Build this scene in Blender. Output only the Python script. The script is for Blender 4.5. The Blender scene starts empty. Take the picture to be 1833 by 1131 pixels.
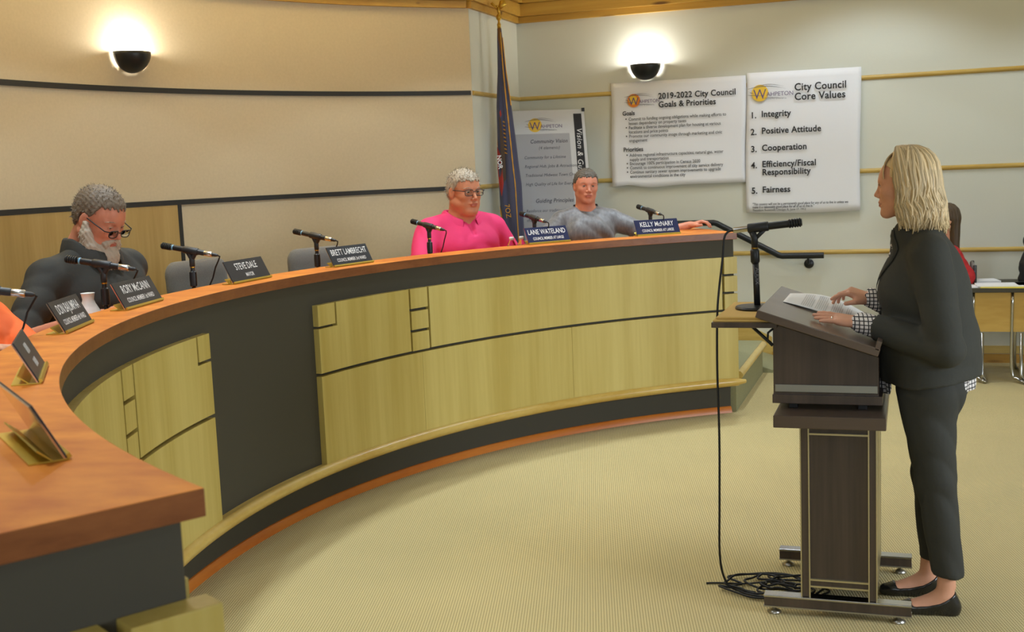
import bpy, bmesh, math, random
import numpy as np
from mathutils import Vector, Matrix
random.seed(7); rng = np.random.default_rng(7)
D = bpy.data; SC = bpy.context.scene; COL = SC.collection
PI = math.pi
def rd(a): return a*PI/180

# ------------------------------------------------------------------ camera
cam_d = D.cameras.new('camera'); cam = D.objects.new('camera', cam_d); COL.objects.link(cam)
cam_d.sensor_width = 36.0; cam_d.lens = 36.0*2082.2/1833; cam_d.clip_start = .02
cam_d.dof.use_dof = True; cam_d.dof.focus_distance = 5.0; cam_d.dof.aperture_fstop = 7.0
_r = (0.9455341839, 0.3229175984, -0.0411014802); _u = (-0.0015107815, 0.1306148075, 0.9914320398)
_b = (0.3255193152, -0.9373707893, 0.1239886234)
cam.matrix_world = Matrix(((_r[0],_u[0],_b[0],0),(_r[1],_u[1],_b[1],0),(_r[2],_u[2],_b[2],1.6),(0,0,0,1)))
SC.camera = cam
# ------------------------------------------------------------------ world, exposure
wd = D.worlds.new('world'); SC.world = wd; wd.use_nodes = True
wd.node_tree.nodes['Background'].inputs[0].default_value = (1,.95,.85,1)
wd.node_tree.nodes['Background'].inputs[1].default_value = 0.05
SC.view_settings.view_transform = 'Standard'; SC.view_settings.look = 'None'
SC.view_settings.gamma = 1; SC.view_settings.use_curve_mapping = False
SC.view_settings.exposure = 0.32
# ------------------------------------------------------------------ lights of the room and added fill
CX, CY = .779, 4.391          # centre of the curved desk
WX, WY, WR = -.467, 5.037, 4.239   # curved wall
CEIL = 3.35
def pol(r, a, z=None, c=(CX,CY)):
    t = rd(a); p = (c[0]+r*math.cos(t), c[1]+r*math.sin(t))
    return p if z is None else (p[0], p[1], z)
can_spots = []      # (x, y, watts, size, blend)
for a in (118, 136, 154, 172, 190, 208, 226): can_spots.append((*pol(3.98, a), 30, 118, .12))
for x, y, w in ((-1.5,2.6,6),(-1.2,4.4,8),(-1.0,6.3,38),(1.3,3.2,16),(1.6,5.4,10),(1.2,7.4,6),(.3,1.0,14),(-.3,8.45,52),(1.9,8.8,46)): can_spots.append((x, y, w, 125, .4))
def spot(name, loc, to, w, size, blend, rad, col):
    l = D.lights.new(name, 'SPOT'); l.energy = w; l.spot_size = rd(size); l.spot_blend = blend; l.shadow_soft_size = rad; l.color = col
    o = D.objects.new(name, l); COL.objects.link(o); o.location = loc
    d = Vector(to)-Vector(loc); o.rotation_euler = d.to_track_quat('-Z','Y').to_euler(); return o
for i, (x, y, w, s, b) in enumerate(can_spots):
    if i < 7: spot('can_light_beam', (x, y, CEIL-.03), (x+(CX-x)*.12, y+(CY-y)*.12, 0), 60, 74, .8, .05, (.80,.91,1.0))
    tx_, ty_ = (x, y) if i < 7 else (x, y)
    spot('can_light_beam', (x, y, CEIL-.03), (tx_, ty_, 0), w, s, b, .06, (.78,.90,1.0))
def area(name, loc, to, w, sx, sy, col):
    l = D.lights.new(name, 'AREA'); l.energy = w; l.shape = 'RECTANGLE'; l.size = sx; l.size_y = sy; l.color = col
    if name == 'window_light': l.spread = rd(125)
    o = D.objects.new(name, l); COL.objects.link(o); o.location = loc
    o.rotation_euler = (Vector(to)-Vector(loc)).to_track_quat('-Z','Y').to_euler(); return o
# soft fill added behind the camera and on the right, no known source
area('window_light', (.2,-2.4,1.6), (-.6,5,-.2), 45, 5.5, 1.3, (.84,.92,1.0))
area('window_light', (4.4,4.5,1.6), (0,6.0,.4), 105, 5.0, 1.2, (.80,.90,1.0))
# warm uplights added out of view above the crown boards, bounced off the ceiling
area('cove_light', (.7,9.15,3.09), (.7,9.0,3.4), 8, 7.2, .12, (1,.80,.36))
for a in (142, 160, 178, 196): 
    q = pol(3.98, a, 3.09, (WX,WY)); k = area('cove_light', q, (q[0],q[1],3.4), 9, 1.3, .12, (1,.82,.45)); k.rotation_euler.rotate_axis('Z', rd(0)); k.rotation_euler = (PI,0,rd(a+90))

# ------------------------------------------------------------------ helpers
def lin(c):
    return tuple(((v/255)/12.92 if v/255 <= .04045 else ((v/255+.055)/1.055)**2.4) for v in c)
MATS = {}
def mat(name, rgb, rough=.6, metal=0, spec=.5, bump=0, bscale=60, var=0, vscale=8, stretch=(1,1,1), trans=0, sheen=0, emit=None, alpha=None, coat=0, island=0, ior=1.45):
    m = D.materials.new(name); m.use_nodes = True; nt = m.node_tree; b = nt.nodes['Principled BSDF']
    c = lin(rgb)
    b.inputs['Base Color'].default_value = (*c,1); b.inputs['Roughness'].default_value = rough
    b.inputs['Metallic'].default_value = metal; b.inputs['Specular IOR Level'].default_value = spec
    b.inputs['IOR'].default_value = ior
    if trans: b.inputs['Transmission Weight'].default_value = trans
    if sheen: b.inputs['Sheen Weight'].default_value = sheen; b.inputs['Sheen Roughness'].default_value = .5
    if coat: b.inputs['Coat Weight'].default_value = coat
    if alpha is not None: b.inputs['Alpha'].default_value = alpha
    if emit: b.inputs['Emission Color'].default_value = (*lin(emit[0]),1); b.inputs['Emission Strength'].default_value = emit[1]
    tc = mp = None
    if bump or var:
        tc = nt.nodes.new('ShaderNodeTexCoord'); mp = nt.nodes.new('ShaderNodeMapping'); mp.inputs['Scale'].default_value = stretch
        nt.links.new(tc.outputs['Object'], mp.inputs['Vector'])
    if var:
        n = nt.nodes.new('ShaderNodeTexNoise'); n.inputs['Scale'].default_value = vscale; n.inputs['Detail'].default_value = 5
        nt.links.new(mp.outputs[0], n.inputs['Vector'])
        r = nt.nodes.new('ShaderNodeValToRGB'); r.color_ramp.elements[0].position = .3; r.color_ramp.elements[1].position = .7
        r.color_ramp.elements[0].color = (*[v*(1-var) for v in c],1); r.color_ramp.elements[1].color = (*[min(1,v*(1+var)) for v in c],1)
        nt.links.new(n.outputs['Fac'], r.inputs[0]); nt.links.new(r.outputs[0], b.inputs['Base Color'])
    if island:
        g = nt.nodes.new('ShaderNodeNewGeometry'); r = nt.nodes.new('ShaderNodeValToRGB')
        r.color_ramp.elements[0].color = (*[v*(1-island) for v in c],1); r.color_ramp.elements[1].color = (*[min(1,v*(1+island)) for v in c],1)
        nt.links.new(g.outputs['Random Per Island'], r.inputs[0]); nt.links.new(r.outputs[0], b.inputs['Base Color'])
    if bump:
        n = nt.nodes.new('ShaderNodeTexNoise'); n.inputs['Scale'].default_value = bscale; n.inputs['Detail'].default_value = 4
        nt.links.new(mp.outputs[0], n.inputs['Vector'])
        bp = nt.nodes.new('ShaderNodeBump'); bp.inputs['Strength'].default_value = bump; bp.inputs['Distance'].default_value = .01
        nt.links.new(n.outputs['Fac'], bp.inputs['Height']); nt.links.new(bp.outputs[0], b.inputs['Normal'])
    MATS[name] = m; return m
def wood(name, c1, c2, rough=.4, scale=3, stretch=(1,1,.08), knots=None, dist=4, coat=0):
    m = D.materials.new(name); m.use_nodes = True; nt = m.node_tree; b = nt.nodes['Principled BSDF']; L = nt.links.new
    b.inputs['Roughness'].default_value = rough
    if coat: b.inputs['Coat Weight'].default_value = coat; b.inputs['Coat Roughness'].default_value = .15
    tc = nt.nodes.new('ShaderNodeTexCoord'); mp = nt.nodes.new('ShaderNodeMapping'); mp.inputs['Scale'].default_value = stretch
    L(tc.outputs['Object'], mp.inputs['Vector'])
    n = nt.nodes.new('ShaderNodeTexNoise'); n.inputs['Scale'].default_value = scale; n.inputs['Detail'].default_value = 6; n.inputs['Distortion'].default_value = dist*.25
    L(mp.outputs[0], n.inputs['Vector'])
    n2 = nt.nodes.new('ShaderNodeTexNoise'); n2.inputs['Scale'].default_value = scale*9; n2.inputs['Detail'].default_value = 3
    L(mp.outputs[0], n2.inputs['Vector'])
    mx = nt.nodes.new('ShaderNodeMath'); mx.operation = 'MULTIPLY_ADD'; mx.inputs[1].default_value = .35; L(n2.outputs['Fac'], mx.inputs[0]); L(n.outputs['Fac'], mx.inputs[2])
    r = nt.nodes.new('ShaderNodeValToRGB'); r.color_ramp.elements[0].position = .45; r.color_ramp.elements[1].position = .85
    r.color_ramp.elements[0].color = (*lin(c1),1); r.color_ramp.elements[1].color = (*lin(c2),1)
    L(mx.outputs[0], r.inputs[0]); out = r.outputs[0]
    if knots:
        v = nt.nodes.new('ShaderNodeTexVoronoi'); v.inputs['Scale'].default_value = knots[0]; mp2 = nt.nodes.new('ShaderNodeMapping'); mp2.inputs['Scale'].default_value = knots[1]
        L(tc.outputs['Object'], mp2.inputs['Vector']); L(mp2.outputs[0], v.inputs['Vector'])
        rr = nt.nodes.new('ShaderNodeValToRGB'); rr.color_ramp.elements[0].position = .08; rr.color_ramp.elements[1].position = .2
        rr.color_ramp.elements[0].color = (1,1,1,1); rr.color_ramp.elements[1].color = (0,0,0,1); L(v.outputs['Distance'], rr.inputs[0])
        mm = nt.nodes.new('ShaderNodeMix'); mm.data_type = 'RGBA'; mm.inputs[7].default_value = (*lin(knots[2]),1)
        L(rr.outputs[0], mm.inputs[0]); L(out, mm.inputs[6]); out = mm.outputs[2]
    L(out, b.inputs['Base Color']); MATS[name] = m; return m
def tag(o, label=None, cat=None, group=None, kind=None):
    if label: o['label'] = label
    if cat: o['category'] = cat
    if group: o['group'] = group
    if kind: o['kind'] = kind
    return o
def thing(name, label, cat, loc=(0,0,0), rotz=0, group=None):
    o = D.objects.new(name, None); COL.objects.link(o); o.location = loc; o.rotation_euler = (0,0,rotz); o.empty_display_size = .1
    return tag(o, label, cat, group)
def finish(me, name, m, parent, smooth, world):
    o = D.objects.new(name, me); COL.objects.link(o)
    if m: 
        for x in (m if isinstance(m,(list,tuple)) else [m]): me.materials.append(x)
    if smooth: me.polygons.foreach_set('use_smooth', [True]*len(me.polygons))
    if parent:
        o.parent = parent
        if world:
            p = parent; M = Matrix.Identity(4)
            chain = []
            while p: chain.append(p); p = p.parent
            for q in reversed(chain): M = M @ q.matrix_parent_inverse @ (Matrix.Translation(q.location) @ q.rotation_euler.to_matrix().to_4x4())
            o.matrix_parent_inverse = M.inverted()
    me.update(); return o
class MB:
    """collects shapes, links them as ONE mesh object"""
    def __init__(s): s.v = []; s.f = []
    def add(s, V, F):
        n = len(s.v); s.v += [tuple(map(float,p)) for p in V]; s.f += [tuple(i+n for i in q) for q in F]; return s
    def box(s, x0, x1, y0, y1, z0, z1):
        V = [(x,y,z) for z in (z0,z1) for y in (y0,y1) for x in (x0,x1)]
        return s.add(V, [(0,2,3,1),(4,5,7,6),(0,1,5,4),(2,6,7,3),(0,4,6,2),(1,3,7,5)])
    def obox(s, c, ax, ay, az):       # centre and three half-axis vectors
        c, ax, ay, az = map(np.array, (c,ax,ay,az))
        V = [c+i*ax+j*ay+k*az for k in (-1,1) for j in (-1,1) for i in (-1,1)]
        return s.add(V, [(0,2,3,1),(4,5,7,6),(0,1,5,4),(2,6,7,3),(0,4,6,2),(1,3,7,5)])
    def prism(s, poly, h0, h1, axis='z'):
        n = len(poly)
        def P(a,b,h): return (a,b,h) if axis=='z' else ((a,h,b) if axis=='y' else (h,a,b))
        V = [P(a,b,h0) for a,b in poly]+[P(a,b,h1) for a,b in poly]
        F = [tuple(range(n))[::-1], tuple(range(n,2*n))]+[(i,(i+1)%n,(i+1)%n+n,i+n) for i in range(n)]
        return s.add(V, F)
    def tube(s, pts, r, n=10, caps=True, flat=None):
        pts = [np.array(p,float) for p in pts]; m = len(pts); rr = r if hasattr(r,'__len__') else [r]*m
        T = [pts[min(i+1,m-1)]-pts[max(i-1,0)] for i in range(m)]; T = [t/(np.linalg.norm(t)+1e-9) for t in T]
        up = np.array([0,0,1.]) if abs(T[0][2]) < .9 else np.array([1.,0,0])
        if flat is not None: up = np.array(flat[0],float)
        V = []; N = None
        for i in range(m):
            if N is None: N = up-T[i]*up.dot(T[i])
            else: N = N-T[i]*N.dot(T[i])
            N = N/(np.linalg.norm(N)+1e-9); B = np.cross(T[i],N)
            for k in range(n):
                a = 2*PI*k/n; V.append(pts[i]+rr[i]*(math.cos(a)*N*(flat[1] if flat is not None else 1)+math.sin(a)*B))
        F = [(i*n+k,i*n+(k+1)%n,(i+1)*n+(k+1)%n,(i+1)*n+k) for i in range(m-1) for k in range(n)]
        if caps: F += [tuple(range(n))[::-1], tuple(range((m-1)*n,m*n))]
        return s.add(V, F)
    def lathe(s, prof, c=(0,0,0), n=24, axis=None):   # prof: list of (r, h)
        c = np.array(c,float)
        if axis is None: ex,ey,ez = np.eye(3)
        else:
            ez = np.array(axis,float); ez /= np.linalg.norm(ez); t = np.array([0,0,1.]) if abs(ez[2])<.9 else np.array([1.,0,0])
            ex = np.cross(t,ez); ex /= np.linalg.norm(ex); ey = np.cross(ez,ex)
        V = [c+r*(math.cos(2*PI*k/n)*ex+math.sin(2*PI*k/n)*ey)+h*ez for r,h in prof for k in range(n)]
        m = len(prof); F = [(i*n+k,i*n+(k+1)%n,(i+1)*n+(k+1)%n,(i+1)*n+k) for i in range(m-1) for k in range(n)]
        if prof[0][0] > 1e-6: F.append(tuple(range(n))[::-1])
        if prof[-1][0] > 1e-6: F.append(tuple(range((m-1)*n,m*n)))
        return s.add(V, F)
    def arc(s, prof, a0, a1, n=None, c=None):    # prof: closed polygon of (r,z) swept around a centre
        c = c or (CX,CY); n = n or max(2,int(abs(a1-a0)/1.5)+1); m = len(prof)
        V = [(*pol(r, a0+(a1-a0)*i/n, None, c), z) for i in range(n+1) for r,z in prof]
        F = [(i*m+k,i*m+(k+1)%m,(i+1)*m+(k+1)%m,(i+1)*m+k) for i in range(n) for k in range(m)]
        F += [tuple(range(m))[::-1], tuple(range(n*m,(n+1)*m))]
        return s.add(V, F)
    def grid(s, P):   # P: array (a,b,3)
        P = np.array(P); a,b = P.shape[:2]
        return s.add(P.reshape(-1,3), [(i*b+j,(i+1)*b+j,(i+1)*b+j+1,i*b+j+1) for i in range(a-1) for j in range(b-1)])
    def sphere(s, c, r, n=12, R=None):
        r = np.array(r if hasattr(r,'__len__') else (r,r,r)); V=[]; m=n
        for i in range(m+1):
            for k in range(2*n):
                p = np.array([math.sin(PI*i/m)*math.cos(PI*k/n), math.sin(PI*i/m)*math.sin(PI*k/n), math.cos(PI*i/m)])*r
                if R is not None: p = R@p
                V.append(np.array(c)+p)
        return s.add(V, [(i*2*n+k,(i+1)*2*n+k,(i+1)*2*n+(k+1)%(2*n),i*2*n+(k+1)%(2*n)) for i in range(m) for k in range(2*n)])
    def build(s, name, m, parent=None, smooth=False, world=True, bevel=0, solid=0, auto=None):
        me = D.meshes.new(name); me.from_pydata(s.v, [], s.f)
        bm = bmesh.new(); bm.from_mesh(me)
        bmesh.ops.remove_doubles(bm, verts=bm.verts, dist=1e-6); bmesh.ops.recalc_face_normals(bm, faces=bm.faces); bm.to_mesh(me); bm.free()
        o = finish(me, name, m, parent, smooth, world)
        if smooth and auto: me.set_sharp_from_angle(angle=rd(auto))
        if solid: k = o.modifiers.new('thickness','SOLIDIFY'); k.thickness = solid; k.offset = 0
        if bevel: k = o.modifiers.new('bevel','BEVEL'); k.width = bevel; k.segments = 2; k.limit_method = 'ANGLE'
        return o
def recentre(o, loc):
    """move a top-level mesh's origin to loc keeping its place"""
    o.data.transform(Matrix.Translation(-Vector(loc))); o.location = loc; return o
def structure(o): o['kind'] = 'structure'; return o
def textmesh(body, size, name, m, parent, origin, ex, ey, bold=0, align='LEFT', sx=1, shear=0, spacing=1, line=1.0, lift=.0012, extr=0):
    """flat lettering: origin, ex = reading direction, ey = up direction"""
    cu = D.curves.new(name,'FONT'); cu.body = body; cu.size = size; cu.align_x = align; cu.offset = bold; cu.shear = shear; cu.space_character = spacing; cu.space_line = line; cu.resolution_u = 3
    cu.extrude = extr
    t = D.objects.new('t', cu); COL.objects.link(t)
    dg = bpy.context.evaluated_depsgraph_get(); me = D.meshes.new_from_object(t.evaluated_get(dg)); D.objects.remove(t); D.curves.remove(cu)
    me.materials.clear(); me.name = name
    ex = Vector(ex).normalized(); ey = Vector(ey).normalized(); ez = ex.cross(ey)
    M = Matrix.Identity(4); 
    for i in range(3): M[i][0] = ex[i]*sx; M[i][1] = ey[i]; M[i][2] = ez[i]; M[i][3] = origin[i]+ez[i]*lift
    me.transform(M); return finish(me, name, m, parent, False, True)
def join_meshes(objs, name):
    bm = bmesh.new()
    for o in objs:
        me = o.data.copy(); bm.from_mesh(me)
    base = objs[0]; bm.to_mesh(base.data); bm.free()
    for o in objs[1:]: D.objects.remove(o)
    base.name = name; return base

# ------------------------------------------------------------------ implicit surfaces for bodies and cloth
def ROT(rx=0, ry=0, rz=0):
    a,b,c = rd(rx),rd(ry),rd(rz)
    X = np.array([[1,0,0],[0,math.cos(a),-math.sin(a)],[0,math.sin(a),math.cos(a)]])
    Y = np.array([[math.cos(b),0,math.sin(b)],[0,1,0],[-math.sin(b),0,math.cos(b)]])
    Z = np.array([[math.cos(c),-math.sin(c),0],[math.sin(c),math.cos(c),0],[0,0,1]])
    return Z@Y@X
class Shape:
    """smooth union of rounded cones and ellipsoids, evaluated as a signed distance"""
    def __init__(s, k=.02): s.k = k; s.P = []; s.cut = []; s.noise = None; s.M = (np.eye(3), np.zeros(3), 1.0)
    def put(s, R, t, sc=1.0): s.M = (np.array(R), np.array(t,float), sc); return s
    def _t(s, p): R,t,sc = s.M; return R@(np.array(p,float)*sc)+t
    def seg(s, a, b, ra, rb=None, flat=None, sub=False, k=None):
        rb = ra if rb is None else rb; R,t,sc = s.M
        fl = None if flat is None else (R@np.array(flat[0],float), flat[1])
        s.P.append(('s', s._t(a), s._t(b), ra*sc, rb*sc, fl, (k or s.k), sub)); return s
    def ell(s, c, r, E=None, sub=False, k=None):
        R,t,sc = s.M; E = R if E is None else R@E
        s.P.append(('e', s._t(c), np.array(r,float)*sc, E, None, None, (k or s.k), sub)); return s
    def bounds(s):
        lo = np.full(3,1e9); hi = -lo
        for p in s.P:
            if p[7]: continue
            if p[0]=='s':
                for q,r in ((p[1],p[3]),(p[2],p[4])): lo = np.minimum(lo,q-r); hi = np.maximum(hi,q+r)
            else: r = max(p[2]); lo = np.minimum(lo,p[1]-r); hi = np.maximum(hi,p[1]+r)
        return lo-.02, hi+.02
    @staticmethod
    def prim(p, X):
        if p[0]=='s':
            a,b = p[1],p[2]; Y = X-a; ab = b-a; L = ab@ab+1e-12
            if p[5] is not None:
                n,f = p[5]; Y = Y+np.outer(Y@n, n)*(f-1)
                ab = ab+n*(ab@n)*(f-1); L = ab@ab+1e-12
            t = np.clip(Y@ab/L,0,1); d = np.linalg.norm(Y-t[:,None]*ab,axis=1)
            return d-(p[3]+(p[4]-p[3])*t)
        Y = (X-p[1])@p[3]/p[2]; q = np.linalg.norm(Y,axis=1); q2 = np.linalg.norm(Y/p[2],axis=1)+1e-9
        return q*(q-1)/q2
    def ev(s, X, infl=0):
        d = None
        for p in s.P:
            e = s.prim(p,X); k = p[6]
            if p[7]: e = -e; h = np.clip(.5-.5*(d-e)/k,0,1); d = d+(e-d)*h+k*h*(1-h); continue
            e = e-infl
            if d is None: d = e
            else: h = np.clip(.5+.5*(d-e)/k,0,1); d = d+(e-d)*h-k*h*(1-h)
        for f in s.cut: d = np.maximum(d, f(X))
        if s.noise: d = d+s.noise(X)
        return d
def nets(fn, lo, hi, h, B=10, thr=None):
    lo = np.array(lo,float); n = np.ceil((np.array(hi)-lo)/h).astype(int)+2
    nb = np.ceil(n/B).astype(int); n = nb*B+1
    V = np.full(n, 1.0, np.float32); diag = h*B*.87+.012
    bi = np.stack(np.meshgrid(*[np.arange(k) for k in nb],indexing='ij'),-1).reshape(-1,3)
    cen = lo+(bi+.5)*B*h; dc = fn(cen); ref = np.abs(dc) < diag*1.6
    for k in np.nonzero(~ref)[0]:
        i = bi[k]*B; V[i[0]:i[0]+B+1,i[1]:i[1]+B+1,i[2]:i[2]+B+1] = 1.0 if dc[k]>0 else -1.0
    g = np.stack(np.meshgrid(*[np.arange(B+1)]*3,indexing='ij'),-1).reshape(-1,3)
    ks = np.nonzero(ref)[0]
    for c in range(0,len(ks),40):
        kk = ks[c:c+40]; pts = (lo+(bi[kk][:,None,:]*B+g[None])*h).reshape(-1,3); vals = fn(pts).astype(np.float32).reshape(len(kk),B+1,B+1,B+1)
        for j,k in enumerate(kk):
            i = bi[k]*B; V[i[0]:i[0]+B+1,i[1]:i[1]+B+1,i[2]:i[2]+B+1] = vals[j]
    S = V < 0; m = np.array(V.shape)-1
    cnt = np.zeros(m,int)
    cor = [(a,b,c) for a in (0,1) for b in (0,1) for c in (0,1)]
    for a,b,c in cor: cnt += S[a:a+m[0],b:b+m[1],c:c+m[2]]
    act = (cnt>0)&(cnt<8); idx = np.full(m,-1); cells = np.argwhere(act); idx[act] = np.arange(len(cells))
    acc = np.zeros((len(cells),3)); w = np.zeros(len(cells))
    for i,p in enumerate(cor):
        for q in cor[i+1:]:
            if sum(abs(np.array(p)-q)) != 1: continue
            A = V[tuple((cells+p).T)]; Bv = V[tuple((cells+q).T)]; x = (A<0)!=(Bv<0)
            t = np.where(x, A/(A-Bv+1e-12), 0); pt = cells+np.array(p)+t[:,None]*(np.array(q)-p)
            acc[x] += pt[x]; w[x] += 1
    verts = lo+(acc/np.maximum(w,1)[:,None])*h
    F = []
    for ax in range(3):
        o1,o2 = [(1,2),(2,0),(0,1)][ax]
        sl0 = [slice(None)]*3; sl1 = [slice(None)]*3; sl0[ax] = slice(0,-1); sl1[ax] = slice(1,None)
        ch = S[tuple(sl0)]!=S[tuple(sl1)]; e = np.argwhere(ch); e = e[(e[:,o1]>0)&(e[:,o2]>0)&(e[:,o1]<m[o1])&(e[:,o2]<m[o2])]
        if not len(e): continue
        d1 = np.zeros(3,int); d1[o1] = 1; d2 = np.zeros(3,int); d2[o2] = 1
        q = np.stack([idx[tuple((e-d1-d2).T)],idx[tuple((e-d2).T)],idx[tuple(e.T)],idx[tuple((e-d1).T)]],1)
        ins = S[tuple(e.T)]; q[~ins] = q[~ins][:,::-1]; F.append(q)
    return verts, np.concatenate(F)
def skin(shape, name, m, parent=None, h=.008, infl=0, world=False, slots=None, smooth_it=1):
    """one continuous surface from a Shape (or a list of (shape, cell) joined in one mesh)"""
    VV = []; FF = []; n = 0
    for sh, hh in (shape if isinstance(shape,list) else [(shape,h)]):
        lo,hi = sh.bounds(); V,F = nets(lambda X: sh.ev(X,infl), lo-infl, hi+infl, hh); VV.append(V); FF.append(F+n); n += len(V)
    V = np.concatenate(VV); F = np.concatenate(FF)
    me = D.meshes.new(name); me.vertices.add(len(V)); me.vertices.foreach_set('co', V.astype(np.float32).ravel())
    me.loops.add(len(F)*4); me.loops.foreach_set('vertex_index', F.astype(np.int32).ravel())
    me.polygons.add(len(F)); me.polygons.foreach_set('loop_start', np.arange(0,len(F)*4,4,dtype=np.int32)); me.polygons.foreach_set('loop_total', np.full(len(F),4,np.int32))
    me.update(calc_edges=True); me.validate()
    if slots:
        cen = V[F].mean(1); mi = slots(cen).astype(np.int32); me.polygons.foreach_set('material_index', mi[:len(me.polygons)])
    o = finish(me, name, m, parent, True, world)
    if smooth_it: k = o.modifiers.new('smooth','SMOOTH'); k.factor = .5; k.iterations = smooth_it
    return o
def wrinkle(X, amp, f, seed=0, dirn=(0.3,.2,1)):
    d = np.array(dirn); u = X@d
    return amp*(lambda v: 1.4*(1-np.abs(v))**1.5-.6)(np.sin(u*f+2.2*np.sin(X[:,0]*f*.35+seed)+1.7*np.sin(X[:,1]*f*.4+seed*2)+seed)*.6+.4*np.sin(X[:,1]*f*.8+X[:,2]*f*.5+seed*3+1.5*np.sin(X[:,2]*f*.3)))
def ik(S_, H_, l1, l2, hint):
    S_,H_,hint = map(lambda v: np.array(v,float),(S_,H_,hint)); d = H_-S_; L = np.linalg.norm(d)
    if L > (l1+l2)*.999: k = L/(l1+l2)*1.002; l1*=k; l2*=k
    u = d/L; x = (l1*l1-l2*l2+L*L)/(2*L); y = math.sqrt(max(0,l1*l1-x*x)); n = hint-u*(hint@u); n /= np.linalg.norm(n)+1e-9
    return S_+u*x+n*y
# ------------------------------------------------------------------ materials
mat('wall', (212,212,199), .85, bump=.06, bscale=120)
mat('fabric_wall', (206,190,158), .9, bump=.08, bscale=220, var=.03, vscale=60)
mat('ceiling', (225,218,195), .9)
mat('black_laminate', (79,76,67), .6, spec=.15, bump=.03, bscale=300)
mat('black_strip', (44,44,42), .6)
mat('black_metal', (30,32,34), .38, spec=.5)
mat('black_plastic', (36,37,38), .45)
mat('rubber', (24,24,25), .6)
mat('chrome', (190,190,188), .22, metal=1)
mat('steel', (175,172,165), .35, metal=1)
mat('brass', (190,150,60), .3, metal=1)
mat('gold_plate', (196,170,70), .35, metal=.7)
mat('paper', (234,234,236), .8)
mat('poster_paper', (232,232,236), .7, bump=.25, bscale=5)
mat('board_white', (205,206,208), .5); mat('board_grey', (168,168,172), .5)
mat('ink', (38,38,42), .7); mat('ink_grey', (120,120,124), .7); mat('ink_soft', (84,84,92), .7)
mat('logo_orange', (226,132,40), .6); mat('logo_yellow', (232,190,60), .6); mat('logo_purple', (96,78,120), .6)
mat('plate_dark', (40,43,50), .35, spec=.5); mat('plate_navy', (34,42,78), .35, spec=.5); mat('plate_text', (232,232,230), .5)
mat('acrylic', (215,205,195), .1, metal=.85)
mat('grey_fabric', (122,120,114), .95, bump=.3, bscale=260, var=.08, vscale=150, sheen=.2)
mat('carpet_plain', (150,148,112), .95, bump=.3, bscale=150, var=.06, vscale=90)
mat('white_plastic', (236,236,232), .3); mat('yellow_folder', (226,206,70), .6)
mat('bottle_plastic', (235,240,245), .05, trans=1, ior=1.15); mat('cardboard', (206,170,96), .8)
wood('maple', (212,194,118), (190,168,88), .42, 5, (1,1,.05), dist=2)
wood('maple_rail', (218,190,110), (196,160,76), .3, 6, (.4,.4,1), dist=1, coat=.3)
wood('wall_maple', (190,160,100), (168,138,78), .5, 6, (1,1,.06), dist=2)
wood('cherry', (222,138,50), (184,98,28), .5, 1.6, (1,1.6,1), dist=9, coat=0); MATS['cherry'].node_tree.nodes['Principled BSDF'].inputs['Specular IOR Level'].default_value = .22
wood('cherry_edge', (150,92,52), (124,72,40), .35, 4, (1,1,4), dist=2)
wood('pine', (202,160,70), (176,128,46), .5, 3, (.1,.6,2), dist=1, knots=(1.0,(2.2,8,11),(112,74,30)))
wood('rail_wood', (214,186,108), (186,150,70), .4, 5, (.2,.2,2), dist=1)
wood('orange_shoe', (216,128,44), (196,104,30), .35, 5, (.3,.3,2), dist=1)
wood('walnut', (84,70,60), (58,48,42), .35, 6, (1.5,1.5,.06), dist=2, coat=.15)
wood('walnut_top', (96,80,68), (78,64,54), .32, 6, (.08,1.5,1), dist=2, coat=.35)
wood('table_wood', (206,170,88), (186,148,66), .45, 5, (.2,1,1), dist=2)
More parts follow.
